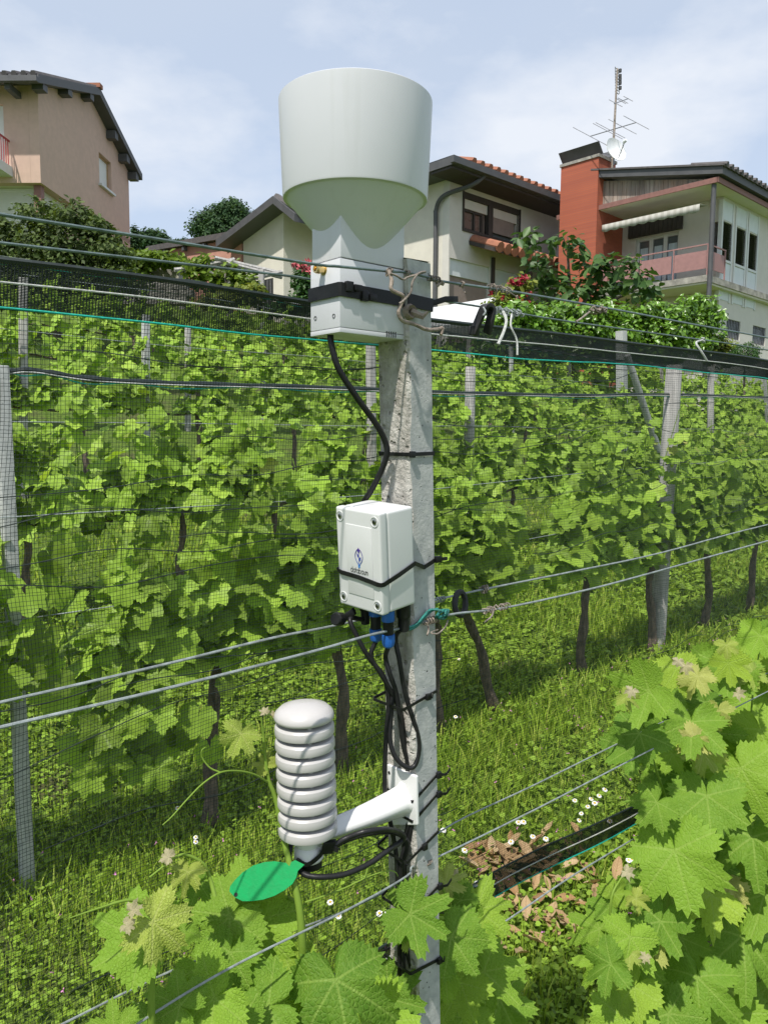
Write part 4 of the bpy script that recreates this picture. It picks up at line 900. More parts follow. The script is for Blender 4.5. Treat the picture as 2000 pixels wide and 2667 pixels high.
def row_vine(u0, n0, label, nleaf, nfar, h0, h1, group, lean=0., spread=.5, sz=(.055, .085), nshoot=9, thick=.16, trunk_r=.024, hang=0):
    g = un(u0, n0, 0); z0 = hz(g[0], g[1]); t = thing('grape_vine', label, 'grape vine', (g[0], g[1], z0), group)
    trunk_mesh((g[0], g[1], z0-.05), un(u0-lean, n0, z0+h0), trunk_r, t)
    cord = [un(u0-lean+d, n0+.02*math.sin(d*9+u0), z0+h0+.03*math.sin(d*6)) for d in np.linspace(-spread, spread, 7)]
    MB().tube(cord, trunk_r*.55, 6).build('cordon', 'bark', t, smooth=True, auto=80)
    sh = MB(); C_, N_, T_, S_ = [], [], [], []; per = (nleaf+nfar)//nshoot
    for i in range(nshoot):
        d = -spread+2*spread*(i+.5)/nshoot+random.uniform(-.05, .05); top = h1*random.uniform(.8, 1.0)*(1.14 if random.random() < .3 else 1)
        p0 = un(u0-lean+d, n0, z0+h0); p3 = un(u0-lean+d+random.uniform(-.16, .16), n0+random.uniform(-thick, thick), z0+top)
        p1 = p0*.6+p3*.4+N*random.uniform(-.1, .1); P = spline([p0, p1, p3], 5); sh.tube(P, list(np.linspace(.0055, .0025, len(P))), 5)
        for j in range(int(per*random.uniform(.5, 1.5))):
            f = random.random()**.85; k_ = min(int(f*(len(P)-1)), len(P)-2); q = P[k_]+(P[k_+1]-P[k_])*(f*(len(P)-1)-k_)
            sd_ = random.choice((-1, -1, -1, 1)); od = N*sd_*random.uniform(.2, 1)+T*random.uniform(-.8, .8)+np.array([0, 0, random.uniform(-.3, .5)])
            C_.append(q+nrmz(od)*random.uniform(.04, .13)*(1.15-f*.5)-np.array([0, 0, .02]))
            N_.append(N*min(sd_, 0)*.35+SUN*.75+rnd_dirs(1)[0]*.6); T_.append(nrmz(od)*.6+np.array([0, 0, -.8])+rnd_dirs(1)[0]*.5)
            S_.append(random.uniform(*sz)*(1.1-.65*f**3))
    for j in range(hang):
        C_.append(un(u0+(random.uniform(.36, .62) if u0 < 1 else random.uniform(-.35, .1)), n0-random.uniform(0, .2), z0+random.uniform(.38, h0+.05))); N_.append(-N*.8+SUN*.4+rnd_dirs(1)[0]*.4); T_.append(np.array([0, 0, -1.])+rnd_dirs(1)[0]*.5); S_.append(random.uniform(*sz))
    sh.build('shoots', 'shoot_green', t)['kind'] = 'stuff'
    idx = list(range(len(C_))); random.shuffle(idx)
    for i in idx[:nleaf]:
        if abs(n0-2.78) < .01 and abs(C_[i]@T-.86) < .13 and C_[i]@N < 2.86 and C_[i][2] > .55: continue
        top_ = C_[i][2] > z0+h1*.93 and random.random() < .3
        put_leaf(random.choice(MYOUNG) if top_ else random.choice(MID), C_[i], N_[i], T_[i], S_[i]*(.7 if top_ else 1), t)
    r_ = idx[nleaf:]
    if r_:
        V, Fa = scatter(np.array([C_[i] for i in r_]), np.array([N_[i] for i in r_]), np.array([T_[i] for i in r_]), np.array([S_[i] for i in r_]), FV, FF)
        npobj('foliage', V, Fa, 'foliage_vine', t)['kind'] = 'stuff'
    return t
# second row, behind the net
def vis_px(u_, n_):
    g = un(u_, n_, 0); p = un(u_, n_, hz(g[0], g[1])+1.1)-CAM; z = p@FW
    return CX+FPX*(p@RT)/z if z > .2 else -9e9
us = [.62, 1.5, 2.25, 2.9, 3.42, 4.28, 5.12, 6.0, 6.85, 7.7]
for i, u_ in enumerate(us):
    x_ = vis_px(u_, 2.78)
    lb = 'grape vine cut off by the left picture edge, right behind the net' if x_ < 0 else ('grape vine cut off by the right picture edge, right behind the net' if x_ > 2000 else 'grape vine in the row right behind the net, %s trunk counted from the left' % ORD[i-1])
    row_vine(u_, 2.78, lb, 175, 80, .72, 1.56, 'vines in the second row', lean={3.42: .36, 1.5: -.1, 4.28: .03}.get(u_, random.uniform(-.05, .08)), spread=.47, sz=(.055, .112), thick=.17, trunk_r=.026, hang=45 if u_ < 1 else (12 if u_ < 2 else 0))
RN = ['middle row up the slope', 'fourth row up the slope', 'fifth row up the slope', 'sixth row up the slope', 'topmost row under the gardens']
for r_i, (n_, st, kw) in enumerate(((5.0, .95, dict(h0=.62, h1=1.5, spread=.55, sz=(.075, .118), thick=.16)), (7.2, 1.1, dict(h0=.8, h1=1.5, spread=.62, sz=(.08, .12), nshoot=8)), (9.4, 1.5, dict(h0=.85, h1=1.5, spread=.8, sz=(.09, .13), nshoot=8)), (11.6, 1.5, dict(h0=.85, h1=1.5, spread=.8, sz=(.09, .13), nshoot=8)), (13.8, 1.5, dict(h0=.85, h1=1.3, spread=.8, sz=(.09, .13), nshoot=8)))):
    k_ = 0; edge = False
    for u_ in np.arange(.6, 42, st):
        u_ = float(u_)+random.uniform(-.1, .1); x_ = vis_px(u_, n_)
        if x_ < -140 or x_ > 2060 or (x_ > 2000 and edge): continue
        edge = x_ > 2000
        if 0 <= x_ <= 2000: lb = 'grape vine in the %s, %s from the left' % (RN[r_i], ORD[k_]); k_ += 1
        else: lb = 'grape vine at the %s picture edge in the %s' % ('left' if x_ < 0 else 'right', RN[r_i])
        row_vine(u_, n_, lb, (100 if u_ < 12 else 0) if r_i == 0 else 0, (110 if u_ < 12 else 150) if r_i == 0 else (170 if r_i == 1 else 120), group='vines in the '+RN[r_i], **kw)
# ------------------------------------------------------------------ background posts, wires and rolled nets
def post_at(px_top, py_top, px_bot, n, w_, m, label, round_=False, py_bot=None, group=None, name='vineyard_post'):
    top = row(px_top, py_top, n)
    if py_bot: bot = row(px_bot, py_bot, n)
    else:
        k_ = row(px_bot, 1500, n); bot = k_.copy(); bot[2] = hz(k_[0], k_[1])-.1
    t_ = nrmz(top-bot); a = T-t_*(T@t_); b = np.cross(t_, a)
    if round_:
        L_ = np.linalg.norm(top-bot); prof = [(w_/2*1.06, 0), (w_/2*1.02, L_*.3), (w_/2, L_*.7), (w_/2*.97, L_-.006), (w_/2*.9, L_)]
        o = MB().lathe(prof, bot, t_, 14, True, True).build(name, m, None, smooth=True, auto=50)
    else: o = MB().box(bot-a*w_/2-b*w_/2, a*w_, b*w_, t_*np.linalg.norm(top-bot)).build(name, m, None, bevel=.004)
    return tag(o, label, 'post', group or 'vineyard posts')
post_at(2, 952, 78, 2.78, .044, 'concrete_post', 'pale concrete post behind the net at the left edge', py_bot=2400)
post_at(1755, 952, 1706, 2.78, .115, 'wood_grey', 'thick weathered wooden post behind the net on the right', True, py_bot=1720)
post_at(1225, 955, 1216, 5.0, .10, 'wood_grey', 'weathered post right of the concrete post behind the netting', True)
post_at(1850, 955, 1842, 5.0, .09, 'wood_grey', 'slim weathered post right of the thick wooden post', True)
post_at(1617, 862, 1612, 7.2, .14, 'concrete_post', 'pale square post rising above the net hem on the right')
o = post_at(1632, 925, 1714, 4.55, .075, 'concrete_post', 'slanted wooden brace leaning against the pale square post', True, py_bot=1175)
for i, (x, y, n_, lb) in enumerate(((62, 722, 7.2, 'pale post top poking above the net hem at the far left'), (380, 820, 7.2, 'pale post seen through the net below the shrub'), (490, 850, 9.4, 'thin pale post left of the gauge behind the net'), (685, 840, 9.4, 'pale post close to the left of the gauge housing'), (1480, 930, 9.4, 'thin pale post midway between the concrete and square posts'), (1330, 900, 9.4, 'pale post right of the concrete post in the upper rows'), (1720, 935, 9.4, 'pale post just left of the thick wooden post'), (1990, 960, 7.2, 'pale post at the right edge behind the net'), (965, 880, 5.0, 'pale post half hidden behind the concrete post'))):
    post_at(x, y, x+(-4 if x > 1000 else 6), n_, .062, 'concrete_post' if i % 2 else 'wood_grey', lb)
for n_, z_, lb in ((2.78, 1.0, 'thin lower wire of the row behind the net'), (2.78, 1.35, 'thin upper wire of the row behind the net'), (5.0, 1.25, 'thin wire along the middle row'), (7.2, 1.45, 'thin wire along the fourth row'), (9.4, 1.75, 'thin wire of the fifth row'), (11.6, 1.75, 'thin wire of the sixth row')):
    P = []
    for u_ in np.linspace(-1.5, 24, 60):
        g = un(u_, n_, 0); P.append(un(u_, n_-.06, hz(g[0], g[1])+z_+.012*math.sin(u_*1.4)))
    tag(MB().tube(P, .0022 if n_ < 4 else .003, 4).build('trellis_wire', 'galvanised', None), lb, 'wire', 'trellis wires')
# rolled-up nets of the rows behind: dark bundle with pale and teal cords
def rolled_net(pts, r_, lb, cords=True):
    t = thing('rolled_net', lb, 'net', pts[0]); P = spline(pts, 10)
    MB().tube(P, [r_*(1+.18*math.sin(i*1.1)) for i in range(len(P))], 7).build('bundle', 'net_thread', t, smooth=True)
    if cords:
        MB().tube([p+np.array([0, 0, -r_*.6])-N*r_*.9 for p in P], .0025, 5).build('white_cord', 'white_cord', t)
        MB().tube([p+np.array([0, 0, -r_*1.25])-N*r_*.5+np.array([0, 0, .006*math.sin(i*.6)]) for i, p in enumerate(P)], .0025, 5).build('teal_thread', 'teal_thread', t)
R2 = [row(x, y, 2.78) for x, y in ((-160, 945), (0, 968), (85, 965), (250, 988), (500, 1000), (850, 1010), (1150, 1022), (1500, 1030), (1760, 1028), (2100, 1040))]
rolled_net(R2, .011, 'black rolled net tied along the row behind the net')
rolled_net([row(x, y, 5.0) for x, y in ((-100, 655), (0, 678), (300, 715), (520, 738), (800, 795), (1000, 835), (1500, 925), (2000, 985))], .016, 'black rolled net of the middle row high above the leaves', True)

# ------------------------------------------------------------------ near row: concrete post
UPST, NPST = .691, .723
def pst(du, dn, z): return un(UPST+du, NPST+dn, z)+np.array([(1.677-z)*.0272, 0, 0])*1.0
PW, PD = .043, .056
pt = thing('concrete_post', 'square grey concrete post carrying the rain gauge and grey box', 'post', pst(.02, .03, 0.))
def near_post():
    zt = 1.825; nz_, nu = 150, 6
    def face(p, q, m, amp, name, s_):
        V = []
        for i in range(nz_+1):
            z = zt*i/nz_
            for j in range(nu+1):
                f = j/nu; P = np.array(p(z))*(1-f)+np.array(q(z))*f
                nn = nrmz(np.cross(np.array(q(z))-np.array(p(z)), [0, 0, 1]))
                e = amp*(rng.random()-.5) if 0 < j < nu else 0
                V.append(P+nn*e*s_)
        a = np.arange((nz_+1)*(nu+1)).reshape(nz_+1, nu+1)
        Fa = np.stack([a[:-1, :-1], a[:-1, 1:], a[1:, 1:], a[1:, :-1]], -1).reshape(-1, 4)
        return npobj(name, np.array(V), Fa, m, pt, smooth=True)
    c = [lambda z: pst(0, 0, z), lambda z: pst(PW, 0, z), lambda z: pst(PW, PD, z), lambda z: pst(0, PD, z)]
    # chipped near arris
    chip = {}
    ce = lambda z: pst(.0035+.0022*math.sin(z*37)*math.sin(z*11)+.001*math.sin(z*140), 0, z)
    cf = lambda z: pst(0, .004+.0030*math.sin(z*29+1)*math.sin(z*13)+.001*math.sin(z*120), z)
    face(ce, c[1], 'concrete_post', .0004, 'smooth_face', 1); face(cf, ce, 'concrete_rough', .0006, 'chipped_edge', 1)
    face(c[3], cf, 'concrete_rough', .0022, 'rough_face', 1)
    face(c[1], c[2], 'concrete_post', .0004, 'side_face', 1); face(c[2], c[3], 'concrete_rough', .001, 'back_face', 1)
    top = [ce(zt), c[1](zt), c[2](zt), c[3](zt), cf(zt)]
    MB().add([p+np.array([0, 0, random.uniform(-.001, .002)]) for p in top], [(0, 1, 2, 3, 4)]).build('top_face', 'concrete_post', pt)
    p = row(1066, 812, NPST-.001); mb = MB()
    mb.lathe([(.0085, -.004), (.010, .002), (.008, .006), (.006, .003), (.002, .001)], p, -N, 12)
    mb.tube([p+T*.004, p+T*.012-N*.012+np.array([0, 0, -.006]), p+T*.017-N*.016], [.006, .004, .002], 6)
    mb.build('wooden_plug', 'twig', pt, smooth=True)
near_post()

# ------------------------------------------------------------------ near row wires
def wire(pts, r_, m, label, knots=(), name='trellis_wire', sub=6):
    t = thing(name, label, 'wire', pts[0], 'near trellis wires'); P = spline(pts, sub)
    MB().tube(P, r_, 7).build('strand', m, t, smooth=True); return t
def coil(parent, p, d, L_, r_, wr, turns, m='rust_wire', name='wire_wrap', jit=.0):
    d = nrmz(d); x = nrmz(np.cross(d, [0, 0, 1])); y = np.cross(d, x); P = []
    for i in range(int(turns*9)+1):
        f = i/(turns*9); a = f*turns*2*math.pi; rr = r_*(1+jit*math.sin(i*1.7)); P.append(p+d*L_*(f-.5)+(x*math.cos(a)+y*math.sin(a))*rr)
    return MB().tube(P, wr, 5).build(name, m, parent, smooth=True)
def tangle(parent, p, r_, wr, n, m='rust_wire', stretch=(1, 1, 1)):
    P = []; d0 = rnd_dirs(1)[0]
    for i in range(n): P.append(p+rnd_dirs(1)[0]*r_*np.array(stretch)*random.uniform(.4, 1))
    return MB().tube(spline(P, 6), wr, 5).build('wire_knot', m, parent, smooth=True)
def curl(parent, pts, wr, m='rust_wire', name='loose_end'): return MB().tube(spline(pts, 6), wr, 6).build(name, m, parent, smooth=True)
nF = .690                                                # in front of the gauge face
wA = wire([row(x, y, n_) for x, y, n_ in ((-500, 478, .70), (0, 558, .70), (400, 621, .70), (807, 686, .70), (884, 694, .698), (1010, 706, .705), (1060, 710, .716), (1122, 724, .716), (1140, 731, .718), (1350, 762, .725), (1600, 806, .725), (1800, 844, .725), (2000, 880, .725), (2400, 955, .725))], .0017, 'coated_wire', 'uppermost near wire crossing in front of the gauge housing')
wB = wire([row(x, y, n_) for x, y, n_ in ((-500, 572, .80), (0, 632, .80), (400, 678, .80), (740, 717, .80), (806, 727, .80), (960, 755, .80), (1135, 781, .79), (1260, 800, .79), (1420, 828, .79), (1600, 854, .79), (1900, 895, .79), (2000, 912, .79), (2400, 972, .79))], .0016, 'coated_wire', 'second near wire from the top, passing behind the gauge housing')
wC = wire([row(x, y, n_) for x, y, n_ in ((-500, 1945, .80), (0, 1830, .80), (420, 1733, .80), (700, 1664, .80), (860, 1632, .80), (1000, 1600, .80), (1135, 1563, .795), (1260, 1535, .795), (1500, 1487, .795), (1720, 1440, .795), (2000, 1366, .795), (2400, 1275, .795))], .0017, 'galvanised', 'upper of the two middle wires passing behind the grey box')
wD = wire([row(x, y, n_) for x, y, n_ in ((-500, 2020, .70), (0, 1895, .70), (420, 1797, .70), (800, 1701, .70), (960, 1655, .712), (1050, 1635, .716), (1085, 1625, .716), (1135, 1611, .716), (1190, 1598, .72), (1310, 1584, .725), (1500, 1543, .725), (1660, 1502, .725), (2000, 1408, .725), (2400, 1300, .725))], .0017, 'galvanised', 'lower of the two middle wires crossing in front of the post')
wE = wire([row(x, y, n_) for x, y, n_ in ((-300, 2900, .80), (164, 2667, .80), (500, 2507, .80), (850, 2392, .80), (1050, 2290, .80), (1146, 2166, .795), (1400, 2040, .79), (1700, 1892, .79), (2000, 1752, .79), (2400, 1570, .79))], .0014, 'galvanised', 'upper of the two low wires right of the post')
wFw = wire([row(x, y, n_) for x, y, n_ in ((100, 2840, .70), (400, 2640, .70), (620, 2510, .70), (900, 2372, .70), (1056, 2284, .712), (1075, 2256, .716), (1140, 2232, .716), (1400, 2105, .725), (1700, 1950, .725), (2000, 1800, .725), (2400, 1600, .725))], .0014, 'galvanised', 'lower of the two low wires tied across the post')
wG = wire([row(x, y, n_) for x, y, n_ in ((1020, 2600, .80), (1146, 2516, .80), (1250, 2440, .80), (1330, 2390, .80), (1500, 2275, .79), (1735, 2135, .79), (2000, 1985, .79), (2400, 1760, .79))], .0016, 'galvanised', 'lowest near wire running below the net hem')
# knots and loose ends
p = row(1012, 706, .70); tangle(wA, p, .006, .0011, 10); coil(wA, row(1128, 726, .716), T, .02, .0035, .001, 4)
coil(wA, row(1060, 712, .712), T, .006, .0035, .001, 2); coil(wA, row(1202, 740, .72), T, .004, .0035, .0009, 2); curl(wA, [row(1202, 740, .72), row(1207, 756, .72), row(1212, 763, .715)], .0009)
coil(wA, row(1300, 752, .725), T, .05, .004, .001, 7, jit=.3); curl(wA, [row(1318, 757, .72), row(1340, 770, .72), row(1350, 778, .715), row(1346, 770, .71)], .001)
for k_ in range(3): tangle(wA, row(1545+k_*10, 808, .722), .013, .0013, 13, stretch=(1, 1, .8))
curl(wA, [row(1535, 812, .72), row(1512, 830, .71), row(1500, 838, .71)], .0015)
tangle(wA, row(1142, 733, .716), .008, .0011, 12)
tangle(wB, row(1268, 805, .785), .012, .0013, 14, 'galvanised'); coil(wB, row(1318, 812, .785), T, .06, .005, .0012, 8, 'galvanised', jit=.35); tangle(wB, row(1348, 818, .785), .012, .0012, 12, 'galvanised')
curl(wB, [row(1310, 812, .78), row(1318, 835, .77), row(1312, 862, .765), row(1297, 897, .76)], .0024, 'white_cord')
curl(wB, [row(1332, 818, .78), row(1330, 850, .77), row(1345, 885, .765), row(1347, 925, .76)], .0016, 'white_cord')
curl(wB, [row(1830, 885, .785), row(1812, 893, .78), row(1825, 915, .77), row(1840, 940, .765)], .0022, 'white_cord'); tangle(wB, row(1828, 886, .785), .008, .0012, 10, 'white_cord')
coil(wC, row(1145, 1562, .795), T, .02, .004, .0012, 4, 'galvanised'); coil(wC, row(1260, 1535, .795), T, .012, .005, .0012, 4, jit=.4)
coil(wD, row(1125, 1615, .712), T, .03, .0042, .0013, 6); curl(wD, [row(1112, 1620, .712), row(1116, 1640, .708), row(1112, 1655, .705)], .0013)
coil(wD, row(1275, 1588, .722), T, .03, .004, .0012, 4, jit=.4); coil(wD, row(1312, 1580, .722), T, .02, .0045, .0012, 3); curl(wD, [row(1286, 1586, .72), row(1280, 1605, .71), row(1262, 1620, .705)], .0012)
curl(wD, [row(1140, 1640, .712), row(1122, 1648, .70), row(1140, 1650, .695), row(1160, 1632, .7), row(1166, 1615, .71)], .0011)
coil(wFw, row(1115, 2245, .713), T, .008, .004, .001, 3)
# old twig hooked over the top wire
tg = MB().tube(spline([row(1012, 704, .695), row(1020, 730, .69), row(1020, 755, .688), row(1050, 772, .688), row(1042, 800, .69), row(1038, 815, .69), row(1048, 835, .69), row(1080, 845, .688), row(1110, 858, .69), row(1138, 858, .70), row(1152, 855, .70), row(1148, 872, .70)], 6), .0024, 8).build('twig', 'twig', None, smooth=True)
tag(tg, 'bent bare twig hooked from the top wire past the post', 'twig')
t2 = MB().tube(spline([row(1016, 712, .69), row(1032, 718, .688), row(1050, 728, .69), row(1062, 722, .69), row(1085, 715, .69), row(1108, 708, .692), row(1090, 712, .685), row(1074, 735, .68), row(1070, 760, .68), row(1050, 784, .682), row(1040, 790, .684)], 6), .0013, 6).build('wire_offcut', 'rust_wire', None, smooth=True)
tag(t2, 'loose rusty wire curl hanging at the post top', 'wire')

# ------------------------------------------------------------------ the black net
def noise1(x, s_): return math.sin(x*1.7+s_)+.6*math.sin(x*3.9+s_*2.3)+.35*math.sin(x*8.3+s_*1.1)
NET_U0, NET_U1 = -.45, 4.6
ZT = lambda u: 1.790+.022*(u-.7)+.004*np.sin(u*4.2+.5)
ZB = lambda u: .640+.006*np.sin(u*2.3)
def net_pt(u, z):
    u = np.asarray(u, float); z = np.asarray(z, float); f = np.clip((ZT(u)-z)/1.15, 0, 1)
    n_ = .93+.012*np.sin(3.1*u+5*z)+.010*np.sin(7.3*u-3*z+1)+.02*np.sin(2.2*z+u)+.02*f
    zz = z+f*(1.02-f)*2.2*(.010*np.sin(2.9*u+9*z)+.006*np.sin(6.7*u-14*z+2)+.004*np.sin(13*u+27*z)+.0035*np.sin(31*u+40*z))
    uu = u+.004*np.sin(11*z+3*u)+.003*np.sin(23*z+9*u)
    return uu[..., None]*T+n_[..., None]*N+zz[..., None]*np.array([0, 0, 1.])
def threads(P, r_):
    """P (m, k, 3) polylines -> three-sided threads"""
    m_, k_ = P.shape[:2]; t_ = np.gradient(P, axis=1); t_ /= np.linalg.norm(t_, axis=2, keepdims=True)
    a = np.cross(t_, N); a /= np.linalg.norm(a, axis=2, keepdims=True); b = np.cross(t_, a)
    V = np.stack([P+r_*(math.cos(q)*a+math.sin(q)*b) for q in (0, 2.094, 4.189)], 2)
    i = np.arange(m_*k_*3).reshape(m_, k_, 3); Fa = []
    for q in range(3): Fa.append(np.stack([i[:, :-1, q], i[:, :-1, (q+1) % 3], i[:, 1:, (q+1) % 3], i[:, 1:, q]], -1).reshape(-1, 4))
    return V.reshape(-1, 3), np.concatenate(Fa)
net = thing('net', 'black anti-insect net hanging behind the near row between two hems', 'net', un(.5, .93, .64))
HB = .050
def make_net():
    us_ = np.arange(NET_U0, NET_U1, .0043); ks = np.linspace(0, 1, 44)
    us_ = us_+rng.normal(size=len(us_))*.0005
    Zt = ZT(us_)-HB; Zb = ZB(us_)+.055
    P = net_pt(us_[:, None]+0*ks, Zb[:, None]+(Zt-Zb)[:, None]*ks); V, Fa = threads(P, .00027)
    npobj('warp_threads', V, Fa, 'net_thread', net)['kind'] = 'stuff'
    ks2 = np.linspace(0, 1, 230); fs = np.arange(0, 1, .0053/1.07); fs = np.clip(fs+rng.normal(size=len(fs))*.0006, 0, 1)
    uu = NET_U0+(NET_U1-NET_U0)*ks2
    zt_, zb_ = ZT(uu)-HB, ZB(uu)+.055
    P = net_pt(uu[None]+0*fs[:, None], zb_[None]+(zt_-zb_)[None]*fs[:, None]); V, Fa = threads(P, .00031)
    npobj('weft_threads', V, Fa, 'net_thread', net)['kind'] = 'stuff'
    # gathered folds: bunched threads that run wavily along the sheet
    R_ = random.Random(5); mbf = []
    for i in range(40):
        f0 = R_.uniform(.03, .97); sl = R_.uniform(-.03, .05); u0 = R_.uniform(NET_U0, 2.2); u1 = u0+R_.uniform(.25, 1.3); k_ = 60
        u_ = np.linspace(u0, u1, k_); f = np.clip(f0+sl*(u_-u0)+.008*np.sin(u_*R_.uniform(5, 11)+i)+.004*np.sin(u_*23+i), .01, .99)
        p_ = net_pt(u_, ZB(u_)+.055+(ZT(u_)-HB-ZB(u_)-.055)*f)-N*.001
        mbf.append(p_)
    V, Fa = threads(np.stack(mbf), .0008); npobj('gathered_folds', V, Fa, 'net_thread', net)['kind'] = 'stuff'
    # hems: dense woven bands as close-set tapes
    def hem(z0f, z1f, name, dn, nrows, hr, tilt=0.):
        uu = np.linspace(NET_U0, NET_U1, 300); rows = []
        for i in range(nrows):
            f = i/(nrows-1); p_ = net_pt(uu, z0f(uu)*(1-f)+z1f(uu)*f)-N*(dn+tilt*f); rows.append(p_)
        V, Fa = threads(np.stack(rows), hr); o = npobj(name, V, Fa, 'net_thread', net); o['kind'] = 'stuff'
        u2 = np.arange(NET_U0, NET_U1, .0034); k_ = np.linspace(0, 1, 6)
        P = net_pt(u2[:, None]+0*k_, z0f(u2)[:, None]*(1-k_)+z1f(u2)[:, None]*k_)-N*(dn+tilt*k_)[None, :, None]
        V, Fa = threads(P, hr*1.05); o = npobj(name, V, Fa, 'net_thread', net); o['kind'] = 'stuff'
    hem(lambda u: ZT(u), lambda u: ZT(u)-HB, 'top_hem', .001, 32, .00066)
    hem(lambda u: ZB(u)+.0, lambda u: ZB(u)+.055, 'bottom_hem', .001, 36, .00055)
    uu = np.linspace(NET_U0, NET_U1, 260)
    def cord(zf, r_, m, name, dn=.004): npo = MB().tube(list(net_pt(uu, zf(uu))-N*dn), r_, 6).build(name, m, net, smooth=True)
    cord(lambda u: ZT(u)+.001, .0035, 'net_thread', 'top_roll', .0)
    cord(lambda u: ZT(u)-HB*.45, .0013, 'white_cord', 'white_cord'); cord(lambda u: ZT(u)-HB+.002*np.sin(u*9), .0014, 'teal_thread', 'teal_thread')
    cord(lambda u: ZB(u)+.055, .0022, 'net_thread', 'bottom_roll', .0); cord(lambda u: ZB(u)+.03, .0013, 'white_cord', 'white_cord'); cord(lambda u: ZB(u)+.001, .0014, 'teal_thread', 'teal_thread')
make_net()
# rubber hook and loop clip
hk = thing('rubber_hook', 'black rubber hook clipping the net hem to the wire', 'hook', row(1255, 840, .80))
MB().strap(spline([row(1232, 868, .80), row(1248, 830, .79), row(1262, 800, .78), row(1274, 797, .778), row(1280, 808, .778), row(1276, 835, .78), row(1268, 868, .79)], 6), .013, .006, up=-N).build('strap', 'rubber', hk, bevel=.0012)
MB().box(row(1228, 872, .795), T*.018, N*.008, (0, 0, .014)).build('buckle', 'rubber', hk, bevel=.002)
MB().tube(spline([row(1258, 800, .776), row(1264, 812, .772), row(1258, 822, .774)], 5), .0016, 6).build('ring', 'galvanised', hk)
lc = MB().tube(spline([row(1190+14*math.cos(a)+8, 1572+30*math.sin(a), .79-.004*math.sin(a)) for a in np.linspace(0, 2*math.pi, 15)[:-1]], 4), .0048, 7, closed=True).build('rubber_loop', 'rubber', None, smooth=True)
tag(lc, 'black oval rubber loop hanging on the middle wires by the post', 'loop')
# teal twine round the post
tt = thing('twine', 'teal twine knotted round the post on the middle wire', 'twine', row(1140, 1600, .71))
MB().tube(spline([row(1040, 1635, .715), row(1062, 1640, .714), row(1085, 1630, .713), row(1105, 1608, .712), row(1125, 1590, .71), row(1140, 1586, .71)], 6), .0018, 6).build('strand', 'teal_twine', tt, smooth=True)
MB().tube(spline([row(1045, 1631, .713), row(1066, 1634, .713), row(1088, 1622, .711), row(1106, 1602, .71), row(1122, 1588, .709), row(1150, 1590, .70)], 6), .0016, 6).build('strand', 'teal_twine', tt, smooth=True)
P = []
for i in range(26): a = i*1.1; P.append(row(1150+14*math.cos(a)+4*math.sin(i*.7), 1600+12*math.sin(a*.93), .71+.008*math.sin(i*1.9)))
MB().tube(spline(P, 4), .0017, 6).build('knot', 'teal_twine', tt, smooth=True)

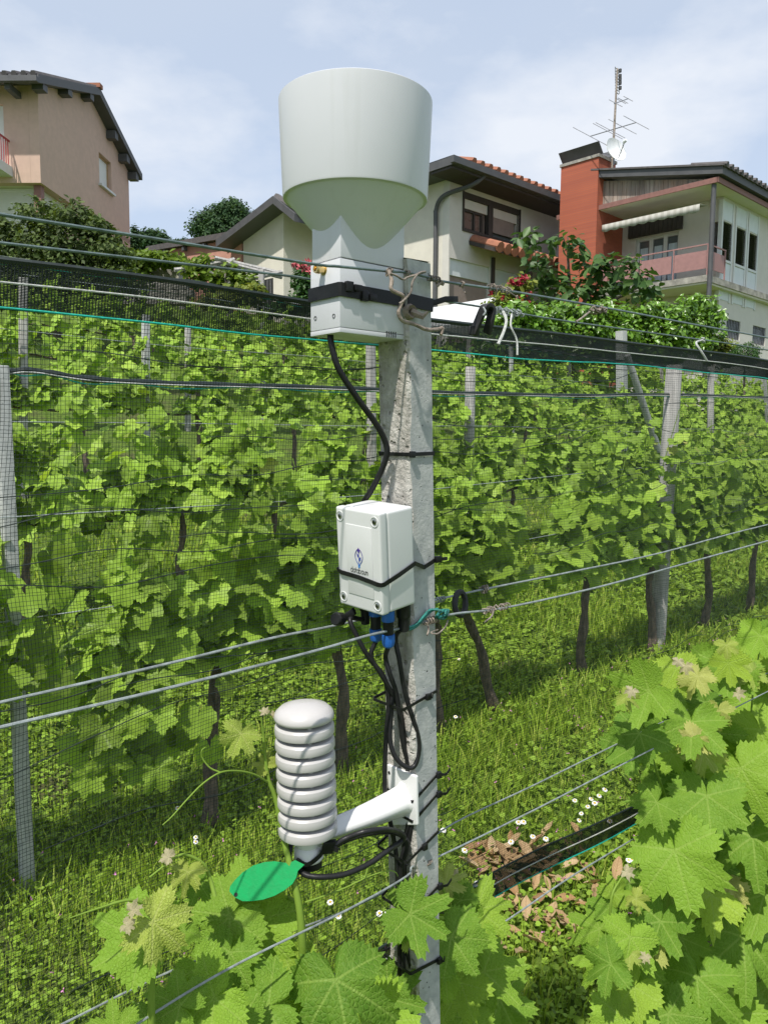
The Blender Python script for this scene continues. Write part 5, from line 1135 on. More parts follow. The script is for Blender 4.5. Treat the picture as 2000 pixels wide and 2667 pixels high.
# ------------------------------------------------------------------ rain gauge
def gauge():
    sc = 1.047; o = CAM+(np.array([-.0521, .8958, 1.719])-CAM)*sc
    a_ = math.radians(49.1); a = np.array([math.sin(a_), math.cos(a_), 0]); b = np.array([-a[1], a[0], 0]); z = np.array([0, 0, 1.])
    LA, LB = .099*sc, .0574*sc; zs = o[2]+.0828*sc; 
    ctr = o+a*LA/2+b*LB/2
    Yc = .9946; top = aty(924.5, 270, Yc); low = aty(927.5, 524, Yc)
    R1 = aty(1123.8, 256.6, Yc)[0]-top[0]; R2_ = aty(1114, 511.5, Yc)[0]-low[0]
    ax = np.array([(top[0]+low[0])/2, Yc, 0]); ctr = ax
    t = thing('rain_gauge', 'large pale rain gauge with round funnel strapped to the post', 'rain gauge', (ctr[0], ctr[1], o[2]))
    zt, zl = top[2], low[2]; c0 = np.array([ctr[0], ctr[1], 0])
    MB().lathe([(R2_-.0022, zl+.004), (R1-.0022, zt-.0005), (R1-.001, zt), (R1, zt-.0008), (R1, zt-.006), (R2_+.0006, zl+.002), (R2_, zl), (R2_-.003, zl-.0006)], c0, k=96).build('collector', 'gauge_white', t, smooth=True, auto=30)
    hc = .094
    MB().lathe([(R2_-.0028, zl-.0006), (R2_-.0045, zl-.0012), (R2_*.55, zl-hc*.45), (.008, zl-hc), (.0, zl-hc-.002)], c0, k=96).build('funnel', 'gauge_white', t, smooth=True, auto=25)
    MB().lathe([(R2_-.0023, zl+.012), (R1*.5, zl-.012), (.006, zl-.035)], c0, k=64).build('inner_funnel', 'gauge_white', t, smooth=True)
    corner = o
    ub = 0.0014
    # upper housing: rises into the funnel, slightly larger than the lower one
    p0 = corner-a*0-b*0
    MB().box(p0+z*(zs-o[2]+.0012)-a*ub*0+a*.0010, a*(LA-.002), b*(LB-.002), z*(zl-zs-.018)).build('upper_housing', 'gauge_white', t, bevel=.0012)
    lo = MB().box(p0+z*.006, a*LA, b*LB, z*(zs-o[2]-.006)).build('lower_housing', 'gauge_white', t, bevel=.0012)
    MB().box(p0, a*LA, b*LB, z*.0055).build('base_plate', 'gauge_white', t, bevel=.0006)
    # ribs near the right end of the base, vents
    for i in range(5): MB().box(p0+a*(LA*.71+i*LA*.036)-b*.0008+z*.0005, a*.0009, b*.0012, z*.0075).build('vent_slot', 'black_plastic', t)
    # left face details: brass nozzle and two screw holes
    fl = lambda px, py: onplane(px, py, corner, a)
    q = fl(843, 703); n_ = -a
    MB().lathe([(.0, .0095), (.0028, .0095), (.0034, .0125), (.0052, .0125), (.0058, .010), (.0058, .0065), (.0048, .0055), (.0048, .001), (.0068, .0005), (.0068, -.001)], q, n_, 18).build('brass_nozzle', 'brass', t, smooth=True, auto=35)
    for px, py in ((822, 829), (870, 823)): MB().lathe([(0., -.002), (.0021, -.002), (.0021, .0002), (.0026, .0003), (.0026, -.001)], fl(px, py)+n_*.0004, n_, 14).build('screw_hole', 'black_plastic', t, smooth=True)
    # two wide cable ties round housing and post
    for k_, (y_l, y_c, y_r, y_p, head) in enumerate(((757, 744, 776, 771, .10), (772, 762, 792, 787, .33))):
        L_ = fl(806, y_l); Cc = fl(886, y_c); e = .0022
        right = onplane(1054, y_r, corner, b)
        zc = Cc[2]; zl_ = zc-.001; 
        path = [corner-a*e-b*e, corner+a*(LA+.004)-b*e, pst(0, 0, zc)*[1, 1, 0]-N*e, pst(PW, 0, zc)*[1, 1, 0]+T*e-N*e, pst(PW, PD, zc)*[1, 1, 0]+T*e+N*e, corner+a*LA+b*(LB+e), corner-a*e+b*(LB+e)]
        zz = [zc, zc-.001, zc-.0012, zc-.003, zc-.002, zc, zc]
        P = []
        for i in range(len(path)):
            p_, q_ = path[i], path[(i+1) % len(path)]
            for f in (0.02, .5, .98): r_ = p_*(1-f)+q_*f; P.append(np.array([r_[0], r_[1], zz[i]*(1-f)+zz[(i+1) % len(path)]*f]))
        tie = thing('cable_tie', ['upper wide black cable tie round gauge housing and post', 'lower wide black cable tie round gauge housing and post'][k_], 'cable tie', P[0], 'wide cable ties')
        MB().strap(P, .0082, .0016, closed=True).build('band', 'black_plastic', tie)
        hp = np.array([*(corner+a*LA*head-b*.006)[:2], zc])
        MB().box(hp-z*.0062-a*.004, a*.0105, b*.006, z*.0124).build('tie_head', 'black_plastic', tie, bevel=.0012)
        MB().box(hp-z*.0042+a*.007-b*.0015, a*.011, b*.002, z*.0075).build('tie_tail', 'black_plastic', tie, bevel=.0004)
    tl = [pst(PW, 0, zc+.004)+T*.002-N*.001, row(1160, 779, .72), row(1192, 779, .715)]
    tie = tag(MB().strap(tl, .0075, .0022).build('tie_end', 'black_plastic', None, bevel=.0005), 'straight black tie end sticking out right of the post', 'cable tie')
gauge()

# ------------------------------------------------------------------ grey logger box
def rodr(v):
    th = np.linalg.norm(v); k_ = v/th; K = np.array([[0, -k_[2], k_[1]], [k_[2], 0, -k_[0]], [-k_[1], k_[0], 0]]); return np.eye(3)+math.sin(th)*K+(1-math.cos(th))*K@K
BX = {}
def logger():
    sc = 1.033; o = CAM+(np.array([-.0009, .9134, 1.3846])-CAM)*sc; az = math.radians(45.39); Rm = rodr(np.array([.1053, -.0433, 0]))
    a = Rm@np.array([math.sin(az), math.cos(az), 0]); b = Rm@np.array([-math.cos(az), math.sin(az), 0]); c = Rm@np.array([0, 0, 1.])
    LA, LB, LC = .0588*sc, .0768*sc, .1258*sc
    BX.update(o=o, a=a, b=b, c=c, LA=LA, LB=LB, LC=LC)
    t = thing('logger_box', 'grey weatherproof box with databaum logo strapped to the post', 'box', o)
    lid = .013
    MB().box(o+a*(lid+.0012), a*(LA-lid-.0012), b*LB, c*LC).build('body', 'box_grey', t, bevel=.004, seg=4)
    MB().box(o+a*lid+b*.0015+c*.0015, a*.003, b*(LB-.003), c*(LC-.003)).build('gasket', 'box_grey', t)
    MB().box(o-b*.0006-c*.0006, a*lid, b*(LB+.0012), c*(LC+.0012)).build('lid', 'box_grey', t, bevel=.0035, seg=4)
    # raised field in the middle of the lid
    MB().box(o-a*.0009+b*LB*.17+c*LC*.14, a*.002, b*LB*.60, c*LC*.71).build('lid_field', 'box_grey', t, bevel=.0008)
    n_ = -a
    for fb, fc in ((.10, .915), (.90, .915), (.10, .085), (.90, .085)):
        q = o+b*LB*fb+c*LC*fc
        s_ = MB().lathe([(.0068, -.0004), (.0068, .0007), (.0058, .0008), (.0054, -.0002), (.0038, -.0002)], q, n_, 26).build('screw_well', 'box_grey', t, smooth=True, auto=30)
        MB().lathe([(.0038, -.0001), (.0036, .0008), (.0024, .0014), (.0, .0016)], q, n_, 18).build('screw_head', 'steel', s_, smooth=True)
        for d_ in (b, c): MB().box(q-a*.0016-d_*.0022-(c if d_ is b else b)*.0004, d_*.0044, -a*.0004, (c if d_ is b else b)*.0008).build('screw_slot', 'black_plastic', s_)
    # logo: coordinates in mm on the lid, x to the right (-b), y up (c)
    lo = o+b*LB*.475+c*(LC*.335+.0125)-a*.0013
    mm = .001*1.03
    def flat(polys, name, m, th=.00012, par=t, uvs=False):
        mb = MB()
        for P in polys: mb.prism([lo-b*x*mm+c*y*mm for x, y in P], -a*th)
        ob = mb.build(name, m, par)
        if uvs:
            l = ob.data.uv_layers.new(name='UVMap')
            for lp in ob.data.loops: co = np.array(ob.data.vertices[lp.vertex_index].co); l.data[lp.index].uv = (0, float((co-lo)@c)/mm/26.)
        return ob
    def stroke(P, w_):
        P = [np.array(p, float) for p in P]; out = []
        for i in range(len(P)-1):
            d = P[i+1]-P[i]; d /= np.linalg.norm(d)+1e-9; q = np.array([-d[1], d[0]])*w_/2; e = d*w_*.25
            out.append([P[i]-q-e, P[i+1]-q+e, P[i+1]+q+e, P[i]+q-e])
        return out
    W = .62; x = 0; xh = 4.6; polys = []
    def ring(cx, r_): return stroke([(cx+r_*math.cos(q), xh/2+xh/2*math.sin(q)) for q in np.linspace(0, 2*math.pi, 21)], W)
    r_ = 2.25; pen = 0.
    for ch in 'databaum':
        if ch in 'da': polys += ring(pen+r_, r_)+stroke([(pen+2*r_, -0.1), (pen+2*r_, xh+3.0 if ch == 'd' else xh+.1)], W); pen += 2*r_+1.35
        elif ch == 'b': polys += ring(pen+r_, r_)+stroke([(pen, -.1), (pen, xh+3.0)], W); pen += 2*r_+1.25
        elif ch == 't': polys += stroke([(pen+.7, 0), (pen+.7, xh+1.9)], W)+stroke([(pen-.3, xh), (pen+2.0, xh)], W); pen += 2.7
        elif ch == 'u': polys += stroke([(pen, xh), (pen, 1.6), (pen+.5, .5), (pen+1.6, 0), (pen+2.6, .4), (pen+3.2, 1.6), (pen+3.2, xh)], W)+stroke([(pen+3.2, 1.6), (pen+3.2, 0)], W); pen += 4.5
        elif ch == 'm':
            polys += stroke([(pen, 0), (pen, xh)], W)
            for k_ in (0, 2.7): polys += stroke([(pen+k_, 3), (pen+k_+.5, 4.2), (pen+k_+1.4, 4.6), (pen+k_+2.3, 4.1), (pen+k_+2.7, 3), (pen+k_+2.7, 0)], W)
            pen += 6
    sh = 31.5/2; kx = 31.5/pen
    polys = [[(p[0]*kx-sh, p[1]*.95-7.2) for p in P] for P in polys]
    flat(polys, 'lettering', 'text_black')
    dr = []
    def drop(tt): # eye-shaped outline
        f = tt; y = 3.5+21*f; wdt = 6.6*math.sin(math.pi*min(1, f*1.0))**.8; return wdt, y
    Lp = [(-drop(f)[0]+.0, drop(f)[1]) for f in np.linspace(.06, .93, 18)]; Rp = [(drop(f)[0], drop(f)[1]) for f in np.linspace(.06, .93, 18)]
    dr += stroke(Lp, .85)+stroke(Rp, .85)
    def leaf2(x0, y0, x1, y1, w_):
        d = np.array([x1-x0, y1-y0]); q = np.array([-d[1], d[0]])/np.linalg.norm(d)*w_
        return [np.array([x0, y0]), np.array([x0, y0])+d*.35+q, np.array([x0, y0])+d*.65+q*.8, np.array([x1, y1]), np.array([x0, y0])+d*.65-q*.8, np.array([x0, y0])+d*.35-q]
    dr += [leaf2(-.2, 17.8, 0, 25.6, 1.9), leaf2(0, 12.2, -3.2, 18.2, 1.3), leaf2(.3, 8.2, 3.2, 14.2, 1.4)]+stroke([(0, 3), (.2, 9), (-.1, 13), (-.2, 18)], .7)
    dr += [[(-1.5, 0), (1.5, 0), (1.5, 3.2), (2.1, 4.2), (-2.1, 4.2), (-1.5, 3.2)]]
    flat(dr, 'emblem', 'logo_gradient', uvs=True)
    # glands under the box
    def gland(fa, fb, cols, name, drop_, r0=.0085):
        q = o+a*LA*fa+b*LB*fb; dn = nrmz(-c*.6+np.array([0, 0, -.4]))
        g = MB().lathe([(.0, 0), (r0, 0), (r0, .015), (r0*.96, .016)], q, dn, 20).build(name, cols[0], t, smooth=True, auto=35)
        MB().lathe([(r0*.8, .0155), (r0*.8, .034), (r0*.7, .035)], q, dn, 18).build('gland_neck', 'black_plastic', g, smooth=True, auto=35)
        pr = [(r0*.72, .0335), (r0*.98, .034), (r0*1.0, .044), (r0*.85, .049), (r0*.42, .052)] if drop_ else [(r0*.8, .0), (r0*.6, .01)]
        MB().lathe(pr, q, dn, 12).build('gland_nut', cols[1], g, smooth=True, auto=25)
        return q+dn*(.05 if drop_ else .03)
    BX['g1'] = gland(.45, .52, ('blue_plastic', 'blue_plastic'), 'cable_gland', True)
    BX['g2'] = gland(.38, .17, ('blue_plastic', 'blue_plastic'), 'cable_gland', True)
    BX['g3'] = gland(.78, .12, ('black_plastic', 'black_plastic'), 'cable_gland', False, .0095)
    BX['g4'] = gland(.55, .85, ('black_plastic', 'black_plastic'), 'cable_gland', False, .0075)
    # tie round box and post
    e = .0022; hC = .36
    tie = thing('cable_tie', 'black cable tie across the grey box below the lettering', 'cable tie', o)
    pr = onplane(1150, 1455, pst(PW, 0, 1.4), N)
    P = [o+b*(LB+e)+a*LA*.98+c*LC*(hC+.09), o+b*(LB+e)-a*e*.3+c*LC*(hC-.01), o+b*LB*.9-a*e+c*LC*(hC-.02), o+b*LB*.5-a*e+c*LC*hC*.93, o+b*.004-a*e+c*LC*hC*.86, o-b*e*.4-a*e*.4+c*LC*hC*.855, o-b*e+a*.003+c*LC*hC*.86, o-b*e+a*LA*.5+c*LC*hC*1.0, o-b*e+a*LA*.98+c*LC*hC*1.18, pst(PW*.5, -e, pr[2]-.008), pst(PW+.001, -e, pr[2])]
    MB().strap(P, .0055, .0014).build('band', 'black_plastic', tie)
    h_ = P[-1]; MB().box(h_-T*.002-N*.004-[0, 0, .004], T*.009, N*.006, (0, 0, .009)).build('tie_head', 'black_plastic', tie, bevel=.001)
    MB().strap([h_, h_+T*.02-N*.002], .0048, .0015).build('tie_tail', 'black_plastic', tie)
logger()

# ------------------------------------------------------------------ small ties round the post
def post_tie(z, label, lift=0., head=.75, w_=.0042, rad=.0, tail=.02, du=0.):
    e = .002+rad; P = []
    ring_ = [(-e-du, -e), (PW+e, -e), (PW+e, PD+e), (-e-du, PD+e)]
    for i in range(4):
        q0, q1 = ring_[i], ring_[(i+1) % 4]
        for f in (.03, .35, .65, .97):
            du_, dn_ = q0[0]*(1-f)+q1[0]*f, q0[1]*(1-f)+q1[1]*f; P.append(pst(du_, dn_, z+lift*(du_/PW)))
    t = thing('cable_tie', label, 'cable tie', P[0], 'narrow cable ties on the post')
    MB().strap(P, w_, .0013, closed=True).build('band', 'black_plastic', t)
    p = pst(PW*head, -e-.001, z+lift*head); MB().box(p-T*.004-N*.004-[0, 0, .0042], T*.008, N*.005, (0, 0, .0084)).build('tie_head', 'black_plastic', t, bevel=.001)
    if tail: MB().strap([p-N*.002, p+T*tail*.5-N*.006, p+T*tail-N*.004+[0, 0, .004]], .0036, .0012).build('tie_tail', 'black_plastic', t)
zat = lambda y: float(row(1100, y, NPST)[2])
post_tie(zat(1183), 'narrow black cable tie holding the single cable above the box', .001, .02, .005, tail=0)
post_tie(zat(1817), 'thin black cable tie round the cable bundle below the box', .008, .55, .0038, du=.02, tail=.006)
post_tie(zat(2058), 'black cable tie over the top of the bracket plate', .022, .98, .0034, du=.004)
post_tie(zat(2108), 'black cable tie over the lower half of the bracket plate', .022, .98, .0034, du=.004)
post_tie(zat(2195), 'black tie gathering the cables below the bracket', .016, .3, .0038, du=.018, tail=0)
post_tie(zat(2335), 'black cable tie low on the post above the leaf', .016, .98, .0038, du=.012)
post_tie(zat(2490), 'lowest black cable tie on the post among the leaves', -.004, .9, .0042, du=.014, tail=.008)

# ------------------------------------------------------------------ radiation shield on its arm
def shield():
    Y = .93; p1 = aty(792, 1854, Y); p2 = aty(802, 2148, Y); R_ = 78.3*Y/FPX*1.03; ax = nrmz(p1-p2); H_ = np.linalg.norm(p1-p2)
    t = thing('radiation_shield', 'stacked pale plate sensor shield on a white arm', 'sensor shield', p2)
    cap = [(0, .0115), (R_*.45, .0105), (R_*.8, .0065), (R_*.96, .001), (R_, -.004), (R_*.99, -.0075), (R_*.92, -.009), (R_*.6, -.005), (0, -.004)]
    MB().lathe(cap, p1, ax, 64).build('top_plate', 'shield_grey', t, smooth=True, auto=60)
    pl = [(R_*.42, .0062), (R_*.8, .006), (R_*.93, .0046), (R_*.985, .0022), (R_, -.001), (R_, -.0066), (R_*.985, -.0080), (R_*.95, -.0080), (R_*.93, -.005), (R_*.5, 0)]
    for i in range(1, 9):
        MB().lathe(pl, p1-ax*(H_*i/8), ax, 56).build('plate', 'shield_grey', t, smooth=True, auto=28)
    MB().lathe([(R_*.38, 0), (R_*.38, H_)], p2, ax, 20).build('core', 'shield_grey', t, smooth=True)
    for a in (.3, 1.9, 3.6, 5.2):
        x = nrmz(np.cross(ax, [0, 1, 0])); y = np.cross(ax, x); q = (x*math.cos(a)+y*math.sin(a))*R_*.72
        MB().tube([p2+q, p1+q-ax*.004], .003, 8).build('spacer_rod', 'shield_grey', t, smooth=True)
    nb = p2-ax*.012
    MB().lathe([(.0165, .006), (.0165, -.012), (.0155, -.014), (.0185, -.018), (.019, -.030), (.017, -.033), (0, -.033)], nb, ax, 32).build('socket', 'arm_white', t, smooth=True, auto=35)
    MB().lathe([(0, .0), (.0165, .0), (.0165, -.008), (.0, -.009)], nb-ax*.034, ax, 24).build('socket_seal', 'black_plastic', t, smooth=True, auto=35)
    q = aty(825, 2191, Y-.022); MB().lathe([(0, .0025), (.0022, .0025), (.0028, .001), (.0028, -.001)], q, nrmz([.25, -1, .1]), 12).build('screw', 'steel', t, smooth=True)
    # mounting plate on the rough face, shaped arm
    un_ = lambda px, py: onplane(px, py, pst(-.005, 0, 1.1), T)
    c = [un_(1007, 1990), un_(1083, 2022), un_(1086, 2150), un_(1018, 2150)]
    MB().prism(c, T*.005).build('mount_plate', 'arm_white', t, bevel=.002, seg=3)
    MB().lathe([(0, .0004), (.0022, .0004), (.0022, 0)], un_(1014, 2012)-T*.0005, -T, 10).build('plate_hole', 'black_plastic', t)
    pa = un_(1046, 2085); pb = nb-ax*.004+np.array([.018, .012, 0])
    P = spline([pa+T*.004, pa-T*.012, pa*.5+pb*.5+np.array([0, 0, -.002]), pb], 6); d0 = nrmz(pb-pa)
    side = nrmz(np.cross(d0, [0, 0, 1])); upv = np.cross(side, d0); V = []; nseg = len(P)
    for i, p in enumerate(P):
        f = i/(nseg-1); wv = .019*(1-f)+.0135*f; hv = .0235*(1-f)+.0125*f
        if i < 3: wv *= 1.12-.04*i; hv *= 1.12-.04*i
        for k_ in range(24):
            q_ = 2*math.pi*k_/24; cs, sn = math.cos(q_), math.sin(q_)
            rr = 1+ (.10*math.cos(4*q_))
            V.append(p+side*wv*cs*rr+upv*hv*sn*rr)
    Fs = [(i*24+j, i*24+(j+1) % 24, (i+1)*24+(j+1) % 24, (i+1)*24+j) for i in range(nseg-1) for j in range(24)]+[tuple(range(24)), tuple(range((nseg-1)*24, nseg*24))]
    MB().add(V, Fs).build('arm', 'arm_white', t, smooth=True, auto=60)
    # tie through the socket
    ti = thing('cable_tie', 'black cable tie with square head at the shield socket', 'cable tie', q)
    h_ = aty(853, 2205, Y-.012); MB().box(h_-[.009, .004, .009], (.016, .003, 0), (0, .008, 0), (.004, 0, .016)).build('tie_head', 'black_plastic', ti, bevel=.0015)
    MB().strap([h_+[.003, 0, 0], h_+[.014, -.002, -.004]], .006, .002, up=(0, 0, 1)).build('tie_tail', 'black_plastic', ti)
    MB().strap(spline([aty(772, 2238, Y-.02), aty(800, 2252, Y-.02), aty(830, 2232, Y-.018), aty(846, 2212, Y-.012)], 5), .005, .0016).build('band', 'black_plastic', ti)
    # green leaf-shaped tag
    o_ = aty(700, 2290, Y-.03); nr = nrmz([-.15, -.82, .55])
    out = [(769, 2240), (793, 2252), (776, 2268), (772, 2285), (762, 2302), (742, 2318), (715, 2333), (685, 2343), (655, 2347), (632, 2347), (612, 2337), (598, 2322), (600, 2308), (612, 2292), (632, 2272), (660, 2254), (690, 2245), (715, 2243), (745, 2247), (757, 2246)]
    MBp = MB().prism([onplane(x, y, o_, nr) for x, y in out], -nr*.0016); tgo = MBp.build('plant_tag', 'green_tag', None)
    tgo.location = (0, 0, 0); tag(tgo, 'bright green leaf-shaped plastic tag hanging below the sensor shield', 'tag')
    tgo2 = MB().lathe([(0, .0003), (.0024, .0003), (.0024, 0)], onplane(615, 2330, o_, nr)+nr*.0002, nr, 12).build('tag_hole', 'black_plastic', tgo)
shield()

# ------------------------------------------------------------------ cables
def cable(pts, label, r_=.0033, name='cable'):
    P = spline(pts, 7); o_ = MB().tube(P, r_, 9).build(name, 'cable_black', None, smooth=True, auto=80); return tag(o_, label, 'cable')
R = row
cable([R(860, 868, .765), R(864, 900, .762), R(882, 960, .758), R(930, 1036, .752), R(980, 1105, .748), R(1003, 1150, .747), R(1007, 1185, .747), R(990, 1232, .755), R(965, 1280, .77), R(948, 1306, .785), R(945, 1330, .80)], 'single black cable from the gauge down to the grey box', .0040)
g1, g2, g3 = BX['g1'], BX['g2'], BX['g3']
cable([BX['g4'], R(912, 1612, .765), R(932, 1662, .755), R(960, 1712, .748), R(1000, 1765, .744), R(1012, 1830, .742), R(1006, 1910, .742), R(1002, 2000, .742), R(1004, 2080, .742), R(1018, 2150, .738), R(1032, 2230, .736), R(1036, 2330, .736), R(1040, 2450, .738), R(1040, 2800, .74)], 'leftmost black cable of the bundle below the box')
cable([g1, R(966, 1710, .748), R(990, 1752, .742), R(1018, 1800, .738), R(1040, 1850, .736), R(1056, 1930, .732), R(1062, 2020, .728), R(1066, 2090, .724), R(1062, 2150, .724), R(1052, 2200, .73), R(1054, 2300, .732), R(1060, 2430, .732), R(1062, 2800, .735)], 'black cable from the left blue gland')
cable([g2, R(1004, 1712, .738), R(1014, 1752, .735), R(1030, 1800, .733), R(1040, 1860, .732), R(1050, 1940, .730), R(1066, 2000, .726), R(1078, 2070, .718), R(1076, 2130, .718), R(1066, 2180, .722), R(1046, 2240, .73), R(1044, 2340, .73), R(1056, 2460, .728), R(1075, 2560, .724), R(1080, 2800, .73)], 'black cable from the right blue gland')
cable([g3, R(1030, 1660, .732), R(1040, 1720, .727), R(1052, 1790, .724), R(1062, 1830, .722), R(1084, 1900, .716), R(1091, 1945, .714), R(1084, 1985, .714), R(1070, 2000, .716), R(1048, 1992, .722), R(1026, 1965, .73), R(1016, 1925, .736), R(1018, 1870, .738), R(1022, 1815, .738)], 'black cable hanging in a long loop beside the post')
cable([aty(775, 2255, .925), aty(757, 2245, .92), aty(754, 2222, .918), aty(760, 2196, .925), aty(776, 2180, .94)], 'short black cable curling round the shield socket', .0034)
cable([aty(776, 2262, .915), aty(800, 2280, .905), aty(845, 2284, .905), aty(900, 2276, .915), aty(960, 2250, .935), aty(1010, 2215, .955), R(1040, 2195, .716), R(1052, 2180, .714), R(1035, 2166, .712), aty(1000, 2160, .945), aty(950, 2166, .93), aty(900, 2184, .93), aty(865, 2204, .92)], 'black sensor cable looping between shield and post', .0036)
cable([aty(860, 2212, .92), aty(905, 2188, .94), aty(960, 2172, .95), R(1020, 2168, .73), R(1056, 2185, .72), R(1060, 2210, .72), R(1050, 2260, .726), R(1050, 2400, .73), R(1050, 2800, .73)], 'black cable running from the shield down behind the leaves', .0030)
# dangling dust cap
dc = thing('dust_cap', 'ribbed black dust cap dangling left of the box bottom', 'cap', R(880, 1612, .77))
q = R(880, 1612, .765); ax_ = nrmz([-.5, -.8, .2])
pr = [(0, .006), (.0075, .006), (.0088, .004), (.0088, -.007), (.008, -.008), (0, -.008)]
MB().lathe(pr, q, ax_, 12).build('cap', 'black_plastic', dc, smooth=True, auto=20)
MB().box(R(898, 1612, .772)-[0, .004, .004], (.014, .002, .010), (.002, .008, 0), (-.004, 0, .009)).build('collar', 'black_plastic', dc, bevel=.0015)
MB().strap([q, R(905, 1605, .775), R(920, 1596, .785)], .006, .003).build('strap', 'black_plastic', dc)
# ------------------------------------------------------------------ near vines
def imgdir(deg): a = math.radians(deg); return RT*math.cos(a)-UP*math.sin(a)      # 0 right, 90 down in the picture
def nleaf(parent, px, py, n, tip, size_px, face=(0, 0, 0), kind=NEAR, i=None):
    p = row(px, py, n); d = nrmz(CAM-p); Z = (p-CAM)@FW
    nr = nrmz(d*.75+SUN*.45+RT*face[0]+UP*face[1]+FW*0)
    return put_leaf(kind[(i if i is not None else random.randrange(99)) % len(kind)], p, nr, imgdir(tip), size_px*Z/FPX*(.75 if kind is BUD else 1), parent)
def stem(parent, pts, r0, r1, name='shoot', m='shoot_green', k=8):
    P = spline(pts, 7); return MB().tube(P, list(np.linspace(r0, r1, len(P))), k).build(name, m, parent, smooth=True, auto=80)
lv = thing('grape_vine', 'near grape vine with big leaves and a shoot rising behind the shield', 'grape vine', un(.45, .72, 0), 'near vines')
trunk_mesh(un(.42, .74, -.05), un(.40, .74, .70), .026, lv)
stem(lv, [row(795, 2900, .74), row(792, 2600, .735), row(788, 2460, .73), row(779, 2360, .735), row(757, 2260, .75), row(738, 2180, .765), row(718, 2080, .775), row(700, 2030, .78), row(690, 1960, .785), row(684, 1890, .79)], .0062, .0015)
stem(lv, [row(779, 2362, .735), row(765, 2345, .76), row(735, 2340, .79), row(680, 2390, .80)], .003, .002, 'petiole')
stem(lv, [row(702, 2040, .78), row(665, 2018, .775), row(620, 2008, .77), row(575, 2012, .765), row(530, 2040, .76), row(490, 2080, .755), row(450, 2125, .75), row(424, 2149, .748)], .0014, .0006, 'tendril')
stem(lv, [row(575, 2012, .765), row(548, 2000, .77), row(528, 1975, .775), row(526, 1955, .775), row(536, 1946, .775)], .0011, .0005, 'tendril')
stem(lv, [row(795, 2350, .735), row(840, 2335, .73), row(900, 2312, .725), row(960, 2283, .72), row(1010, 2268, .716), row(1030, 2272, .712), row(1036, 2282, .712)], .0013, .0006, 'tendril')
stem(lv, [row(950, 2286, .72), row(958, 2255, .722), row(952, 2220, .724), row(938, 2185, .726)], .0010, .0005, 'tendril')
stem(lv, [row(684, 1890, .79), row(681, 1870, .79), row(690, 1945, .786), row(712, 1948, .784)], .0010, .0005, 'tendril')
stem(lv, [row(395, 2680, .70), row(396, 2560, .70), row(406, 2470, .70), row(404, 2400, .70), row(398, 2372, .70), row(372, 2352, .70), row(330, 2345, .70), row(260, 2365, .70), row(180, 2392, .70)], .0042, .0006)
stem(lv, [row(560, 2335, .74), row(548, 2290, .75), row(530, 2250, .755), row(490, 2228, .76), row(460, 2232, .76), row(390, 2285, .758)], .0028, .001)
for i, q in enumerate([
    (375, 2445, .705, 205, 150, (-.1, .0), NEAR), (398, 2400, .69, 40, 118, (.3, -.1), YOUNG), (345, 2370, .69, 330, 36, (0, 0), BUD), (330, 2410, .688, 20, 34, (0, .2), BUD),
    (662, 2400, .79, 88, 160, (-.1, -.15), NEAR), (640, 2345, .80, 215, 120, (.1, .2), NEAR), (600, 2385, .79, 130, 140, (-.2, -.1), NEAR), (520, 2300, .77, 150, 70, (0, 0), NEAR),
    (490, 2270, .755, 100, 58, (.2, .1), YOUNG), (440, 2232, .758, 200, 34, (0, 0), BUD), (628, 1910, .79, 115, 70, (.4, 0), YOUNG), (692, 1992, .785, 230, 44, (-.3, 0), YOUNG), (690, 1855, .79, 250, 22, (0, 0), BUD), (712, 1862, .79, 300, 16, (0, 0), BUD),
    (875, 2552, .665, 78, 178, (.05, .05), NEAR), (960, 2660, .69, 60, 150, (0, .1), NEAR), (700, 2620, .70, 160, 150, (-.1, .1), NEAR), (560, 2600, .70, 130, 130, (0, .1), NEAR), (470, 2620, .70, 210, 110, (0, .1), NEAR), (620, 2680, .69, 200, 130, (0, .1), NEAR),
    (760, 2540, .73, 200, 120, (.1, .1), NEAR), (820, 2640, .71, 100, 140, (-.2, .1), NEAR), (420, 2700, .70, 170, 120, (0, .1), NEAR), (300, 2690, .70, 210, 90, (0, .1), NEAR), (520, 2520, .75, 60, 95, (.2, 0), NEAR), (600, 2480, .76, 100, 110, (0, .1), NEAR), (700, 2700, .70, 60, 120, (0, 0), NEAR), (1010, 2600, .73, 20, 110, (0, .1), NEAR), (480, 2420, .78, 120, 60, (0, 0), NEAR)]):
    nleaf(lv, *q[:5], q[5], q[6], i)
pv = thing('grape_vine', 'near grape vine with leaves wrapping the foot of the concrete post', 'grape vine', un(.86, .76, 0), 'near vines')
trunk_mesh(un(.90, .80, -.05), un(.87, .80, .62), .028, pv)
stem(pv, [row(1300, 2667, .80), row(1262, 2560, .80), row(1225, 2450, .80), row(1180, 2400, .78), row(1100, 2385, .72), row(1066, 2378, .70)], .0045, .002)
stem(pv, [row(1140, 2290, .79), row(1160, 2330, .79), row(1200, 2420, .79), row(1240, 2520, .80)], .002, .003)
